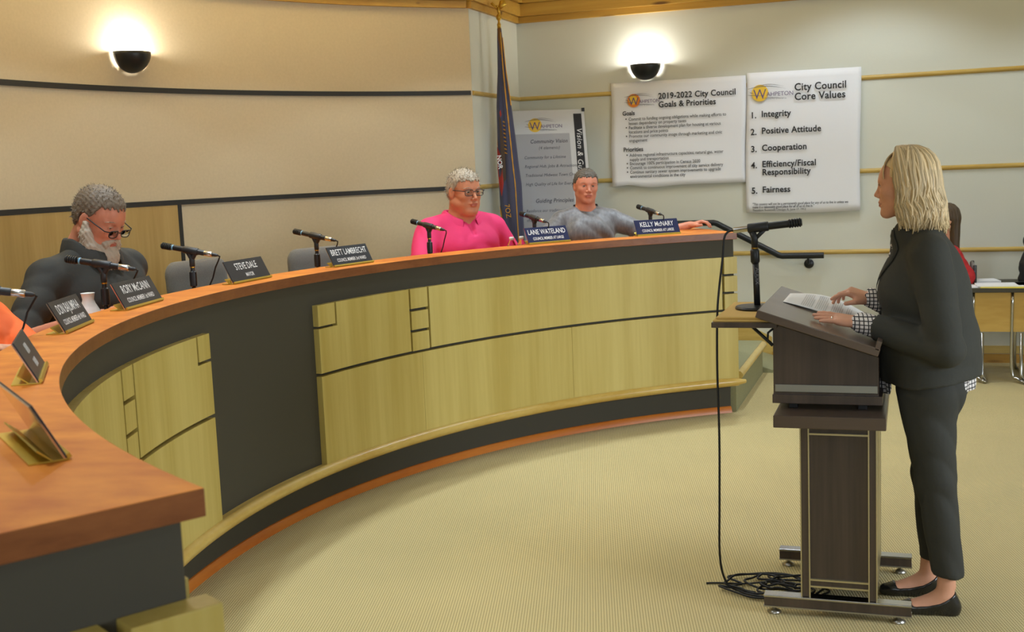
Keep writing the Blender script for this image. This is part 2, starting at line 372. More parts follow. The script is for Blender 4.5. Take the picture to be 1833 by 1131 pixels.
def carpet():
    m = D.materials.new('carpet'); m.use_nodes = True; nt = m.node_tree; b = nt.nodes['Principled BSDF']; L = nt.links.new
    b.inputs['Roughness'].default_value = .95; b.inputs['Sheen Weight'].default_value = .15; b.inputs['Specular IOR Level'].default_value = .2
    tc = nt.nodes.new('ShaderNodeTexCoord'); mp = nt.nodes.new('ShaderNodeMapping'); mp.inputs['Rotation'].default_value = (0,0,rd(22)); L(tc.outputs['Object'], mp.inputs['Vector'])
    sp = nt.nodes.new('ShaderNodeSeparateXYZ'); L(mp.outputs[0], sp.inputs[0])
    def M(op, a, b_=None, v=None):
        n = nt.nodes.new('ShaderNodeMath'); n.operation = op
        L(a, n.inputs[0])
        if b_ is not None: L(b_, n.inputs[1])
        if v is not None: n.inputs[1].default_value = v
        return n.outputs[0]
    sx = M('SINE', M('MULTIPLY', sp.outputs[0], v=2*PI/.0125)); sy = M('SINE', M('MULTIPLY', sp.outputs[1], v=2*PI/.0165))
    pr = M('MULTIPLY', sx, sy)
    r = nt.nodes.new('ShaderNodeValToRGB'); r.color_ramp.elements[0].position = 0; r.color_ramp.elements[1].position = .62
    r.color_ramp.elements[0].color = (*lin((208,190,136)),1); r.color_ramp.elements[1].color = (*lin((142,126,74)),1); L(pr, r.inputs[0])
    n = nt.nodes.new('ShaderNodeTexNoise'); n.inputs['Scale'].default_value = 2.2; n.inputs['Detail'].default_value = 6; L(mp.outputs[0], n.inputs['Vector'])
    r2 = nt.nodes.new('ShaderNodeValToRGB'); r2.color_ramp.elements[0].color = (.9,.9,.88,1); r2.color_ramp.elements[1].color = (1.06,1.05,1.03,1); L(n.outputs['Fac'], r2.inputs[0])
    mx = nt.nodes.new('ShaderNodeMix'); mx.data_type = 'RGBA'; mx.blend_type = 'MULTIPLY'; mx.inputs[0].default_value = 1; L(r.outputs[0], mx.inputs[6]); L(r2.outputs[0], mx.inputs[7])
    L(mx.outputs[2], b.inputs['Base Color'])
    bp = nt.nodes.new('ShaderNodeBump'); bp.inputs['Strength'].default_value = .35; bp.inputs['Distance'].default_value = .003; bp.invert = True; L(pr, bp.inputs['Height']); L(bp.outputs[0], b.inputs['Normal'])
    MATS['carpet'] = m
mat('brushed_trim', (196,186,150), .35, metal=.8); mat('steel_band', (150,150,142), .4, metal=.6)
carpet()
M_ = MATS
# ------------------------------------------------------------------ room shell
structure(MB().box(-6,4.6,-2.6,9.6,-.06,0).build('floor', M_['carpet']))
structure(MB().box(-6,4.6,-2.6,9.6,CEIL,CEIL+.1).build('ceiling', M_['ceiling']))
YB, XS = 9.45, -3.137
structure(MB().box(XS,4.6,YB,YB+.12,0,CEIL).build('wall_back', M_['wall']))
structure(MB().box(XS-.12,XS,8.335,YB+.12,0,CEIL).build('wall_side', M_['wall']))
WC = (WX, WY)
structure(MB().arc([(WR,0),(WR+.12,0),(WR+.12,CEIL),(WR,CEIL)],129.05,216,60,WC).build('wall_left', M_['fabric_wall'], smooth=True, auto=30))
xl, yl = pol(WR,216,None,WC)
structure(MB().box(xl-.12,xl,-2.6,yl,0,CEIL).build('wall_left', M_['wall']))
structure(MB().box(4.5,4.62,-2.6,9.6,0,CEIL).build('wall_right', M_['wall']))
structure(MB().box(-6,4.6,-2.6,-2.48,0,CEIL).build('wall_front', M_['wall']))
for k,(x0,x1) in enumerate(((-2.6,-.8),(-.7,1.1),(1.2,3.0))):      # unseen frames, added to dress the fill light behind the camera
    mb = MB(); mb.box(x0,x1,-2.48,-2.45,.9,.96); mb.box(x0,x1,-2.48,-2.45,2.55,2.61); mb.box(x0,x0+.06,-2.48,-2.45,.9,2.61); mb.box(x1-.06,x1,-2.48,-2.45,.9,2.61)
    structure(mb.build('window_%d'%(k+1), M_['rail_wood']))
n = [0]
def trim(mb, m, **k):
    n[0] += 1; return structure(mb.build('trim_%d' % n[0], m, **k))
def rail_prof(z, r=.018): return [(math.cos(rd(a))*r, z+math.sin(rd(a))*r) for a in (90,60,30,0,-30,-60,-90)]
for z in (2.192,1.485,.862):      # half-round chair rails on the two straight walls
    mb = MB(); mb.add([(x, YB-d, zz) for x in (XS,4.5) for d,zz in rail_prof(z)], [tuple(range(7)),tuple(range(7,14))[::-1]]+[(i,i+1,i+8,i+7) for i in range(6)]+[(0,7,13,6)])
    trim(mb, M_['rail_wood'], smooth=True, auto=40)
    mb = MB(); mb.add([(XS+d, y, zz) for y in (8.335,YB) for d,zz in rail_prof(z)], [tuple(range(7)),tuple(range(7,14))[::-1]]+[(i,i+1,i+8,i+7) for i in range(6)]+[(0,7,13,6)])
    trim(mb, M_['rail_wood'], smooth=True, auto=40)
for z in (2.192,1.485): trim(MB().arc([(WR+.01,z-.016),(WR+.01,z+.016),(WR-.012,z+.016),(WR-.012,z-.016)],129.2,216,60,WC), M_['black_strip'])
a = 160.9; trim(MB().arc([(WR+.01,0.3),(WR+.01,1.47),(WR-.012,1.47),(WR-.012,.3)],a-.2,a+.2,1,WC), M_['black_strip'])
trim(MB().arc([(WR+.01,0.3),(WR+.01,1.469),(WR-.01,1.469),(WR-.01,.3)],a+.2,216,40,WC), M_['wall_maple'], smooth=True, auto=30)
# crown boards
for z0,z1,d in ((2.812,2.862,.03),(2.864,2.965,.055),(2.968,3.06,.085)):
    trim(MB().box(XS,4.5,YB-d,YB+.01,z0,z1), M_['pine']); trim(MB().box(XS-.01,XS+d,8.335-.02,YB,z0,z1), M_['pine'])
    trim(MB().arc([(WR+.01,z0),(WR+.01,z1),(WR-d,z1),(WR-d,z0)],129.4,216,60,WC), M_['pine'])
# baseboards
structure(MB().box(-1.07,4.5,YB-.02,YB+.01,0,.066).build('baseboard_back', M_['pine']))
trim(MB().box(-1.07,4.5,YB-.012,YB+.01,.070,.129), M_['rail_wood'])
trim(MB().prism([(-1.07,.0),(-1.07,.185),(-1.9,.60),(-1.9,.0)], YB-.016, YB+.01, 'y'), M_['rail_wood'])
# raised platform behind the desk, its edge rail and the carpeted ramp along the back wall
DZ = .25
poly = [(-1.072,8.82),(-1.072,7.42)]+[pol(3.62,a_) for a_ in np.arange(123,238,3)]+[pol(3.62,238),(-2.2,.3),(xl,.3),(xl,yl)]+[pol(WR,a_,None,WC) for a_ in np.arange(213,129,-3)]+[(XS,8.335),(XS,YB),(-1.75,YB),(-1.75,8.82)]
structure(MB().prism([(float(x),float(y)) for x,y in poly],0,DZ).build('platform', M_['carpet_plain']))
structure(MB().prism([(-1.75,0),(-1.0,0),(-1.0,.02),(-1.75,DZ)],8.84,YB-.02,'y').build('ramp', M_['carpet_plain']))
trim(MB().box(-1.08,-1.066,7.44,8.82,.172,.20), M_['black_laminate'])
trim(MB().tube([(-1.065,7.5,.222),(-1.065,8.79,.222)],.028,14), M_['maple_rail'], smooth=True, auto=50)
# recessed ceiling lights
def can(x, y):
    t = thing('recessed_ceiling_light', 'round recessed ceiling light above the meeting room', 'ceiling light', (x,y,CEIL), group='recessed ceiling lights')
    MB().lathe([(.085,-.012),(.11,-.012),(.11,.002),(.085,.002),(.085,-.012)],(x,y,CEIL)).build('trim_ring', M_['white_plastic'], t, True)
for x,y,*_ in can_spots: can(x,y)
# ------------------------------------------------------------------ the curved council desk
A0, A1 = 121.7, 238.3+1.2
desk = thing('council_desk', 'long curved council desk with maple front panels and cherry top', 'desk', (*pol(3.55,180),0))
RT = 3.457
def sect(r0,r1,z0,z1): return [(r0,z0),(r1,z0),(r1,z1),(r0,z1)]
mb = MB()
top = []
for i in range(81):
    a_ = A0+(A1-A0)*i/80; ro = 3.67
    for e in (A0,A1):
        d_ = abs(a_-e); 
        if d_ < 6: ro = max(ro, 3.67+.72*min(1,(6-d_)/3.2)**.6)
    top.append((a_,RT,ro))
V = []; 
for a_,r0,r1 in top:
    V += [(*pol(r0,a_),1.117),(*pol(r0,a_),1.16),(*pol(r1,a_),1.16),(*pol(r1,a_),1.117)]
F = [(i*4+k,i*4+(k+1)%4,i*4+4+(k+1)%4,i*4+4+k) for i in range(80) for k in range(4)]+[(0,1,2,3),(323,322,321,320)]
ct = mb.add(V,F).build('countertop', [M_['cherry'],M_['cherry_edge']], desk, bevel=.002)
for p in ct.data.polygons:
    if abs(p.normal.z) < .5: p.material_index = 1
tag(ct, 'reddish cherry veneer top with darker edge')
MB().arc(sect(3.492,3.67,.19,1.117),A0+.35,A1-.35).build('carcass', M_['black_laminate'], desk, True, auto=30)
MB().arc(sect(3.67,4.33,1.02,1.05),A0+7,A1-7).build('work_surface', M_['cherry'], desk, True, auto=30)
MB().arc(sect(3.551,3.60,0,.2),A0+.35,A1-.35).build('toe_kick', M_['black_laminate'], desk, True, auto=30)
MB().arc([(3.53,0),(3.5515,0),(3.5515,.040),(3.545,.038),(3.536,.028)],A0+.35,A1-.35).build('base_shoe', M_['orange_shoe'], desk, True, auto=30)  # narrow orange strip along the foot of the toe kick
mb = MB(); path = [pol(3.462,a_,.212) for a_ in np.linspace(A0-.75,A1+.6,90)]
rr = [.028]*90; rr[0] = .012; rr[-1] = .012; rr[1] = .026; rr[-2] = .026
mb.tube(path, rr, 14); mb.arc(sect(3.462,3.5,.186,.238),A0,A1,80); mb.build('bullnose_rail', M_['maple_rail'], desk, True, auto=50)
RP = 3.461
def panel(a0,a1,z0,z1,label=None):
    o = MB().arc(sect(RP,3.495,z0,z1),a0,a1).build('front_panel', M_['maple'], desk, True, auto=30); return o
g = .11; gz = .008
zr = [(.678,.775),(.790,.887),(.902,1.006)]
def Lpanel(a0,a1,b,z0,z1,zn):   # big panel with a notch beside the small corner square: a0..a1 full, a1..b only up to zn
    mb = MB(); mb.arc(sect(RP,3.495,z0,z1),a0,a1); mb.arc(sect(RP,3.495,z0,zn),a1,b,3); mb.build('front_panel', M_['maple'], desk, True, auto=30)
# right half then left half (mirrored about 180 degrees)
for s in (1,-1):
    T = lambda a_: 180-s*(180-a_)
    def P(a,b,z0,z1): panel(T(a)+0, T(b), z0, z1)
    lo, c0, c1, sq, ed = (172.4,160.6,158.3,170.1,123.3) if s==1 else (172.7,160.6,158.5,170.9,123.3)
    Lpanel(T(c0+.12), T(sq-.12), T(lo), .68, 1.006, .893)
    P(lo, sq+.1, .905, 1.006)
    for z0,z1 in zr: P(c0-.1, c1+.1, z0, z1); P(ed-.15, A0+.02, z0, z1)
    P(c1-.12, ed+.12, .68, 1.006)
    P(lo, c0-1.2, .236, .664); P(c0-1.23, 141, .236,.664); P(140.97, A0+.02, .236, .664)
# end faces: black upper band, maple blocks below
for ae, sg in ((A0,-1),(A1,1)):
    def blk(r0,r1,z0,z1,d0,d1,m,nm):
        t = rd(ae); ex = np.array([math.cos(t),math.sin(t),0]); et = np.array([-math.sin(t),math.cos(t),0])*sg; c = np.array([CX,CY,0])
        ce = c+ex*(r0+r1)/2+et*(d0+d1)/2+np.array([0,0,(z0+z1)/2])
        MB().obox(ce, ex*(r1-r0)/2, et*abs(d1-d0)/2, np.array([0,0,(z1-z0)/2])).build(nm, m, desk, bevel=.003)
    blk(3.492,4.33,.19,1.117,-.04,-.01,M_['black_laminate'],'end_panel')
    if sg == 1: blk(3.462,3.60,.24,1.0,-.01,.045,M_['maple'],'end_block'); blk(3.625,4.0,.24,1.0,-.01,.045,M_['maple'],'end_block')
# ------------------------------------------------------------------ nameplates
def nameplate(pa, pb, lines, mt, label, h=.105, ts=(.046,.026), back=False, sxs=(.62,.60)):
    """pa, pb: left and right ends of the foot as seen from the front"""
    pa, pb = np.array([*pa,1.16]), np.array([*pb,1.16]); ex = (pb-pa)/np.linalg.norm(pb-pa); w = np.linalg.norm(pb-pa)
    bk = np.array([-ex[1],ex[0],0])        # away from the reader
    mid = (pa+pb)/2
    t = thing('nameplate', label, 'nameplate', tuple(mid), group='nameplates along the council desk')
    up = np.array([0,0,1.])*math.cos(rd(27))+bk*math.sin(rd(27)); nrm = np.cross(ex,up)
    c = mid+up*h/2+np.array([0,0,.004])
    MB().obox(c, ex*w/2, up*h/2, nrm*.0016).build('plate', mt, t, bevel=.0005)
    MB().obox(c-nrm*.0034, ex*w/2, up*h/2, nrm*.0014).build('plate_back', M_['acrylic'], t)
    # V-shaped brass holder
    hb = MB(); hb.obox(mid+np.array([0,0,.0035])-nrm*-.004+up*.002, ex*w/2, up*.004, nrm*.004)
    hb.obox(mid+bk*.028+np.array([0,0,.0018]), ex*w/2, bk*.032, np.array([0,0,.0012]))
    u2 = np.array([0,0,1.])*math.sin(rd(62))-bk*math.cos(rd(62))*-1
    hb.obox(mid+bk*.034+np.array([0,0,.012]), ex*w/2, np.array([0,0,1.])*.010+bk*.012, np.cross(ex,np.array([0,0,1.])*.01+bk*.012)*.08)
    hb.build('holder', M_['gold_plate'], t)
    for i,(s_,off) in enumerate(zip(lines,(.058,.022))):
        tm = textmesh(s_, ts[i], 'lettering', M_['plate_text'], t, c-up*h/2+up*off+nrm*.0016, ex, up, bold=.0003, align='CENTER', sx=sxs[i], lift=.0006)
    return t
plates = [((118,599),(166,580)),]
nameplate((-2.447,2.886),(-2.556,3.146),('DON BAJUMPAA','COUNCIL MEMBER 4th WARD'),M_['plate_dark'],'dark nameplate reading DON BAJUMPAA, left of the RORY McCANN plate',sxs=(.62,.62))
nameplate((-2.654,3.449),(-2.726,3.766),('RORY McCANN','COUNCIL MEMBER 1st WARD'),M_['plate_dark'],'dark nameplate reading RORY McCANN in front of the bearded man',sxs=(.72,.66))
nameplate((-2.776,4.346),(-2.776,4.657),('STEVE DALE','MAYOR'),M_['plate_dark'],'dark nameplate reading STEVE DALE MAYOR on the curved desk',sxs=(.72,.72))
nameplate((-2.702,5.135),(-2.628,5.424),('BRETT LAMBRECHT','COUNCIL MEMBER 3rd WARD'),M_['plate_dark'],'dark nameplate reading BRETT LAMBRECHT before an empty grey chair',sxs=(.66,.62))
nameplate((-2.142,6.529),(-1.956,6.763),('LANE WATELAND','COUNCIL MEMBER AT LARGE'),M_['plate_navy'],'navy nameplate reading LANE WATELAND beside two water bottles',sxs=(.72,.64))
nameplate((-1.619,7.103),(-1.385,7.293),('KELLY McNARY','COUNCIL MEMBER AT LARGE'),M_['plate_navy'],'navy nameplate reading KELLY McNARY near the far end of the desk',sxs=(.74,.64))
a_, b_ = pol(3.50,220.3), pol(3.50,215.6)
nameplate(a_,b_,('IIIIIIII','IIIIIIIIII'),M_['plate_dark'],'angled dark nameplate with unreadable pale lettering at the left edge of the photo',ts=(.036,.03),sxs=(.8,.8))
a_, b_ = pol(3.55,234.0), pol(3.55,229.2)
p7 = nameplate(a_,b_,('',''),M_['plate_dark'],'nearest nameplate seen from behind, its brass foot towards the camera')
# ------------------------------------------------------------------ posters and board
def sheet(corners, m, name, n=(26,20), wave=None, parent=None):
    TL,TR,BL,BR = [np.array(c,float) for c in corners]; P = np.zeros((n[0]+1,n[1]+1,3))
    for i in range(n[0]+1):
        for j in range(n[1]+1):
            u,v = i/n[0], j/n[1]; p = (TL*(1-u)+TR*u)*(1-v)+(BL*(1-u)+BR*u)*v
            if wave: p = p+wave(u,v)
            P[i,j] = p
    o = MB().grid(P).build(name, m, parent, True, solid=.0006); return o
def logo(parent, o, ex, ey, s, disc):
    """round sun disc with the town name and swooshes; s = overall width"""
    ex,ey = np.array(ex,float),np.array(ey,float); o = np.array(o,float); nz = np.cross(ex,ey)
    c = o+ex*s*.29+ey*s*.02; V = [c+nz*.0008]+[c+nz*.0008+s*.215*(math.cos(t)*ex+math.sin(t)*ey) for t in np.linspace(0,2*PI,33)[:-1]]
    MB().add(V,[(0,k+1,(k+1)%32+1) for k in range(32)]).build('logo_disc', disc, parent)
    c2 = c-ex*s*.02+ey*s*.02; V = [c2+nz*.0012]+[c2+nz*.0012+s*.14*(math.cos(t)*ex+math.sin(t)*ey) for t in np.linspace(0,2*PI,33)[:-1]]
    MB().add(V,[(0,k+1,(k+1)%32+1) for k in range(32)]).build('logo_glow', M_['logo_yellow'], parent)
    mb = MB()
    for x0,x1,y0,bow,th in ((-.02,.95,.14,.07,.008),(.2,.9,.20,.05,.005),(-.03,.4,-.02,.0,.006),(.35,.98,-.11,.01,.006),(.02,.14,.05,0,.006)):
        up=[];dn=[]
        for k in range(13):
            u = k/12; x = x0+(x1-x0)*u; y = y0+bow*math.sin(PI*u)-.04*u; w = th*math.sin(PI*min(1,u+.08))+.001
            up.append(o+ex*x*s+ey*(y+w)*s+nz*.0016); dn.append(o+ex*x*s+ey*(y-w)*s+nz*.0016)
        mb.grid([up,dn])
    mb.build('logo_swoosh', M_['ink_soft'], parent)
    textmesh('W', s*.36, 'logo_letter', M_['logo_purple'], parent, o+ex*s*.12-ey*s*.13, ex, ey, lift=.002, sx=.88)
    textmesh('AHPETON', s*.15, 'logo_letter', M_['logo_purple'], parent, o+ex*s*.455-ey*s*.07, ex, ey, lift=.002)
    textmesh('NORTH DAKOTA', s*.05, 'logo_letter', M_['ink_grey'], parent, o+ex*s*.45-ey*s*.16, ex, ey, lift=.002, spacing=1.4)
ypo = YB-.022
pg = thing('goals_poster', 'wide white paper poster headed 2019-2022 City Council Goals & Priorities', 'poster', (-1.79,ypo,1.44))
def wv(u,v):
    d = -.004*math.sin(9*u+2)*v - .012*max(0,v-.86)/.14*(1.2-u)*1.4 - .006*math.exp(-((u-.08)/.05)**2)*v*v
    return np.array([.006*math.sin(v*7), d-.004*v, .014*math.exp(-((u-.13)/.07)**2)*v**8 - .014*math.exp(-((u-.3)/.15)**2)*v**8])
sheet([(-2.338,ypo,2.272),(-1.245,ypo,2.268),(-2.345,ypo,1.432),(-1.25,ypo,1.432)], M_['poster_paper'], 'sheet', wave=wv, parent=pg)
EX, EZ = (1,0,0),(0,0,1); yt = ypo-.014; mat('print_soft',(198,198,200),.7)
def at(px, py): # place on the goals poster measured from its top left corner in the poster's own metres
    return (-2.338+px, yt, 2.272-py)
logo(pg, at(.12,.155), EX, EZ, .25, M_['logo_orange'])
def tx(s, x, y, size, par, m='ink', base=at, bold=.0, sx=.93, shear=0, sp=1.0):
    textmesh(s, size, 'lettering', M_[m], par, base(x,y), EX, EZ, bold=bold, sx=sx, shear=shear, spacing=sp)
tx('2019-2022 City Council', .395,.148,.066,pg,bold=.0016,sp=1.04); tx('Goals & Priorities', .395,.215,.066,pg,bold=.0016,sp=1.04)
tx('Goals', .095,.265,.048,pg,bold=.0012)
G_ = ['Commit to funding ongoing obligations while making efforts to','lessen dependency on property taxes','Facilitate a diverse development plan for housing at various','locations and price points','Promote our community image through marketing and civic','engagement']
P_ = ['Address regional infrastructure capacities; natural gas, water','supply and transportation','Encourage 100% participation in Census 2020','Commit to continuous improvement of city service delivery','Continue sanitary sewer system improvements to upgrade','environmental conditions in the city']
for i,s_ in enumerate(G_):
    y = .309+i*.0345; tx(s_, .145, y, .0355, pg, bold=.0003, sx=.88)
    if i%2==0: tx('\u2022', .118, y, .04, pg, bold=.001)
tx('Priorities', .095,.558,.048,pg,bold=.0012)
for i,s_ in enumerate(P_):
    y = .600+i*.0345; tx(s_, .145, y, .0355, pg, bold=.0003, sx=.88)
    if i not in (1,5): tx('\u2022', .118, y, .04, pg, bold=.001)
pv = thing('values_poster', 'tall white paper poster headed City Council Core Values with five numbered words', 'poster', (-.81,ypo,1.19))
def wv2(u,v): return np.array([.004*math.sin(v*6+1), -.004*math.sin(8*u)*v-.006*v-.008*max(0,v-.9)/.1*math.sin(PI*u), -.012*math.sin(PI*u)*v**10])
yv = ypo-.007
sheet([(-1.238,yv,2.283),(-.375,yv,2.275),(-1.256,yv,1.190),(-.385,yv,1.186)], M_['poster_paper'], 'sheet', wave=wv2, parent=pv)
def at2(px,py): return (-1.245+px, ypo-.025, 2.28-py)
logo(pv, at2(.025,.165), EX, EZ, .30, M_['logo_yellow'])
tx('City Council', .375,.155,.078,pv,bold=.0017,base=at2,sp=1.05); tx('Core Values', .375,.228,.078,pv,bold=.0017,base=at2,sp=1.05)
for i,(s_,y) in enumerate((('Integrity',.345),('Positive Attitude',.475),('Cooperation',.608),('Efficiency/Fiscal',.735),('Fairness',.935))):
    tx('%d.'%(i+1), .035,y+.006,.068,pv,bold=.0017,base=at2,sp=1.05); tx(s_, .12,y,.068,pv,bold=.0017,base=at2,sp=1.05)
tx('Responsibility', .12,.798,.068,pv,bold=.0017,base=at2,sp=1.05)
tx('"This country will not be a permanently good place for any of us to live in unless we', .04,1.035,.0275,pv,base=at2,sx=.78,shear=.2,bold=.0004)
tx('make it a reasonably good place for all of us to live in."', .04,1.058,.0275,pv,base=at2,sx=.78,shear=.2,bold=.0004)
tx('Theodore Roosevelt Chicago, IL, June 17, 1912', .04,1.081,.024,pv,base=at2,sx=.9)
# leaning display board behind the flag
bl = thing('display_board', 'white display board with handwritten style Community Vision list, partly behind the flag', 'board', (-2.8,9.1,DZ))
TL_, TR_ = np.array([-3.12,8.97,2.075]), np.array([-2.525,9.25,2.07])
dn = np.array([.075,-.20,-1.0]); dn /= np.linalg.norm(dn); dnl = np.array([-.02,-.20,-1.0]); dnl /= np.linalg.norm(dnl)
exb = (TR_-TL_); wb = np.linalg.norm(exb); exb /= wb; upb = -np.array([.03,-.10,-1.0]); upb -= exb*upb.dot(exb); upb /= np.linalg.norm(upb); nb_ = np.cross(exb,upb)
def bp(u, v, l=0): return TL_+exb*u*wb-upb*v+nb_*l+ exb*(.045*v*u)
H_ = 1.35
def quad(u0,u1,v0,v1,l): return [bp(u0,v0,l),bp(u1,v0,l),bp(u1,v1,l),bp(u0,v1,l)]
mb = MB(); a4 = quad(0,1,0,H_,0); b4 = quad(0,1,0,H_,-.006); mb.add(a4+b4,[(0,1,2,3),(7,6,5,4),(0,4,5,1),(1,5,6,2),(2,6,7,3),(3,7,4,0)]); mb.build('panel', M_['board_white'], bl)
MB().add(quad(.02,.80,.19,H_-.03,.0008),[(0,1,2,3)]).build('grey_field', M_['board_grey'], bl)
MB().add(quad(.865,.965,.035,H_-.03,.0012),[(0,1,2,3)]).build('title_strip', M_['ink'], bl)
for u in (.01,.99): MB().obox(bp(u,.005,.004), exb*.012, upb*.014, nb_*.008).build('clip', M_['black_plastic'], bl)
for s_ in (-1,1):
    MB().tube([bp(.5+s_*.1,.0,-.03), bp(.5+s_*.45,1.65,-.04)],.012,8).build('easel_leg', M_['black_metal'], bl)
MB().tube([bp(.05,H_,.01),bp(.95,H_,.01)],.012,8).build('easel_ledge', M_['black_metal'], bl)
def bt(s_, u, v, size, m='ink_soft', sx=.9, al='LEFT', bold=0): 
    textmesh(s_, size, 'lettering', M_[m], bl, bp(u,v,.001), exb, upb, sx=sx, shear=.22, align=al, bold=bold, spacing=1.05)
logo(bl, bp(.27,.125), exb, upb, .26, M_['logo_yellow'])
bt('Community Vision',.54,.265,.043,al='CENTER',bold=.0006); bt('(4 elements)',.54,.315,.036,al='CENTER')
for i,s_ in enumerate(('Community for a Lifetime','Regional Hub, Jobs & Attractions','Traditional Midwest Town Character','High Quality of Life for Everyone')): bt(s_, .23, .39+i*.072, .034)
bt('Guiding Principles',.56,.745,.045,al='CENTER',bold=.0006)
for i,s_ in enumerate(('Reinforce our traditional midwest town','character','Offer housing options for all stages','of life','Plan, implement smart growth','Promote our small town history')): bt(s_, .22, .82+i*.075, .033)
textmesh('Vision & Guiding Principles', .062, 'lettering', M_['paper'], bl, bp(.895,.15,.002), -upb, exb, sx=1, shear=.2, spacing=1.08)
# ------------------------------------------------------------------ flag
FX, FY = -3.015, 8.66
fl = thing('state_flag', 'dark blue flag with gold fringe hanging on a tall pole in the corner', 'flag', (FX,FY,DZ))
mat('flag_blue', (66,68,94), .75, bump=.1, bscale=40, sheen=.3, stretch=(6,6,1)); mat('fringe', (206,150,44), .7, bump=.3, bscale=120); mat('flag_red', (168,52,44), .7); mat('flag_brown', (74,58,44), .7); mat('pole_wood', (120,84,48), .4)
MB().lathe([(.10,0),(.105,.02),(.05,.06),(.03,.1),(.001,.1)],(FX,FY,DZ)).build('base', M_['brass'], fl, True)
MB().lathe([(.0125,.1),(.0125,2.47)],(FX,FY,DZ)).build('pole', M_['pole_wood'], fl, True)
mb = MB(); mb.lathe([(.001,0),(.014,.002),(.015,.03),(.010,.04),(.008,.055),(.019,.07),(.022,.085),(.014,.1),(.008,.108),(.001,.112)],(FX,FY,2.69),16); mb.build('finial', M_['brass'], fl, True)
mb = MB()   # eagle
e0 = np.array([FX,FY,2.80]); rt = np.array([.94,.32,0])
mb.sphere(e0+[0,0,.028],(.012,.012,.026),8); mb.sphere(e0+np.array([0,0,.055])-rt*.01,(.009,.009,.010),8); mb.tube([e0+np.array([0,0,.054])-rt*.018,e0+np.array([0,0,.05])-rt*.026],[.004,.001],6)
for s_,dx,dz_,w in ((1,.045,.052,.030),(-1,.055,.050,.012)):
    pts = [e0+np.array([0,0,.03]), e0+rt*s_*dx*.5+np.array([0,0,.03+dz_*.55]), e0+rt*s_*dx*.9+np.array([0,0,.03+dz_]), e0+rt*s_*dx*1.05+np.array([0,0,.03+dz_*(1.45 if s_>0 else .95)])]
    mb.tube(pts,[.008,w*.7,w,.004],8,flat=((.3,-.95,0),.3))
mb.tube([e0+[0,0,.02],e0+np.array([0,0,-.012])+rt*.01],[.008,.012],8,flat=((.3,-.95,0),.4)); mb.build('eagle', M_['brass'], fl, True)
zs = [2.70,2.6,2.36,2.1,1.84,1.63,1.49,1.19,1.09,.8,.55]
lefts = [-3.030,-3.034,-3.040,-3.060,-3.064,-3.066,-3.066,-3.060,-3.058,-3.05,-3.04]; rights = [-3.000,-2.992,-2.976,-2.946,-2.922,-2.905,-2.890,-2.886,-2.884,-2.88,-2.9]
def fsec(z, th):
    l = np.interp(-z,[-q for q in zs],lefts); r = np.interp(-z,[-q for q in zs],rights); c = (l+r)/2; w = (r-l)/2
    lobe = 1+.16*math.cos(6*th+.8*math.sin(z*3))+.06*math.cos(11*th+z*2)
    u = w*math.cos(th)*(1+.03*math.cos(5*th)); v = w*.62*math.sin(th)*lobe*min(1,(2.75-z)/.5+.35)
    return np.array([c,FY,0])+np.array([.95,.31,0])*0+np.array([u*.985/1.0, u*.2 - v, z])
Zf = np.linspace(2.69,.6,64); P = [[fsec(z,t) for t in np.linspace(0,2*PI,73)] for z in Zf]
MB().grid(P).build('cloth', M_['flag_blue'], fl, True)
def strip_on(th0, th1, z0, z1, w, m, nm, n_=40, lift=.003):   # band running down the cloth
    A=[];B=[]
    for k in range(n_):
        z = z0+(z1-z0)*k/(n_-1); t = th0+(th1-th0)*k/(n_-1); q = fsec(z,t); q2 = fsec(z,t+.02); tn = (q2-q)/np.linalg.norm(q2-q); nn = np.cross(tn,[0,0,1]); 
        if nn[1] > 0: nn = -nn
        wv_ = w*(1+.25*math.sin(z*60)); A.append(q+nn*lift-tn*wv_); B.append(q+nn*lift+tn*wv_)
    MB().grid([A,B]).build(nm, m, fl, True)
strip_on(rd(58),rd(48),2.66,.7,.0045,M_['fringe'],'fringe')
strip_on(rd(4),rd(10),2.62,2.1,.005,M_['fringe'],'fringe')
strip_on(rd(150),rd(112),1.33,1.05,.008,M_['fringe'],'fringe')
def patch(poly, m, nm, lift=.004):    # polygon in (angle degrees, z)
    V=[]; 
    for a,z in poly:
        q = fsec(z,rd(a)); V.append(q+np.array([-.2,-1,0])*lift)
    MB().add(V,[tuple(range(len(V)))]).build(nm, m, fl)
patch([(166,1.86),(150,1.79),(120,1.73),(112,1.62),(110,1.50),(124,1.40),(140,1.50),(160,1.60)],M_['flag_red'],'ribbon_patch',.008)
patch([(168,1.95),(158,1.90),(150,1.80),(140,1.78),(150,1.86)],M_['fringe'],'emblem_ray',.007)
patch([(118,2.02),(104,2.0),(98,1.84),(92,1.70),(96,1.54),(112,1.50),(120,1.6),(116,1.8)],M_['flag_brown'],'eagle_emblem',.006)
patch([(112,2.05),(102,2.07),(98,2.03),(106,2.01)],M_['flag_red'],'emblem_shield',.007)
for k in range(9): patch([(94,1.985-k*.03),(76,1.975-k*.03),(76,1.968-k*.03),(94,1.975-k*.03)],M_['fringe'],'emblem_feather',.007)
patch([(104,1.72),(96,1.70),(98,1.62),(106,1.64)],M_['logo_yellow'],'emblem_wheat',.008)
q = fsec(1.66,rd(140)); textmesh('NOR', .048, 'ribbon_lettering', M_['paper'], fl, q+np.array([-.006,-.022,.06]), (.12,-.03,-1), (.95,.2,.1), sx=1, bold=.001)
q = fsec(1.3,rd(104)); textmesh('7OZ', .055, 'emblem_lettering', M_['fringe'], fl, q+np.array([-.012,-.016,.04]), (.1,0,-1), (.95,.2,.1))
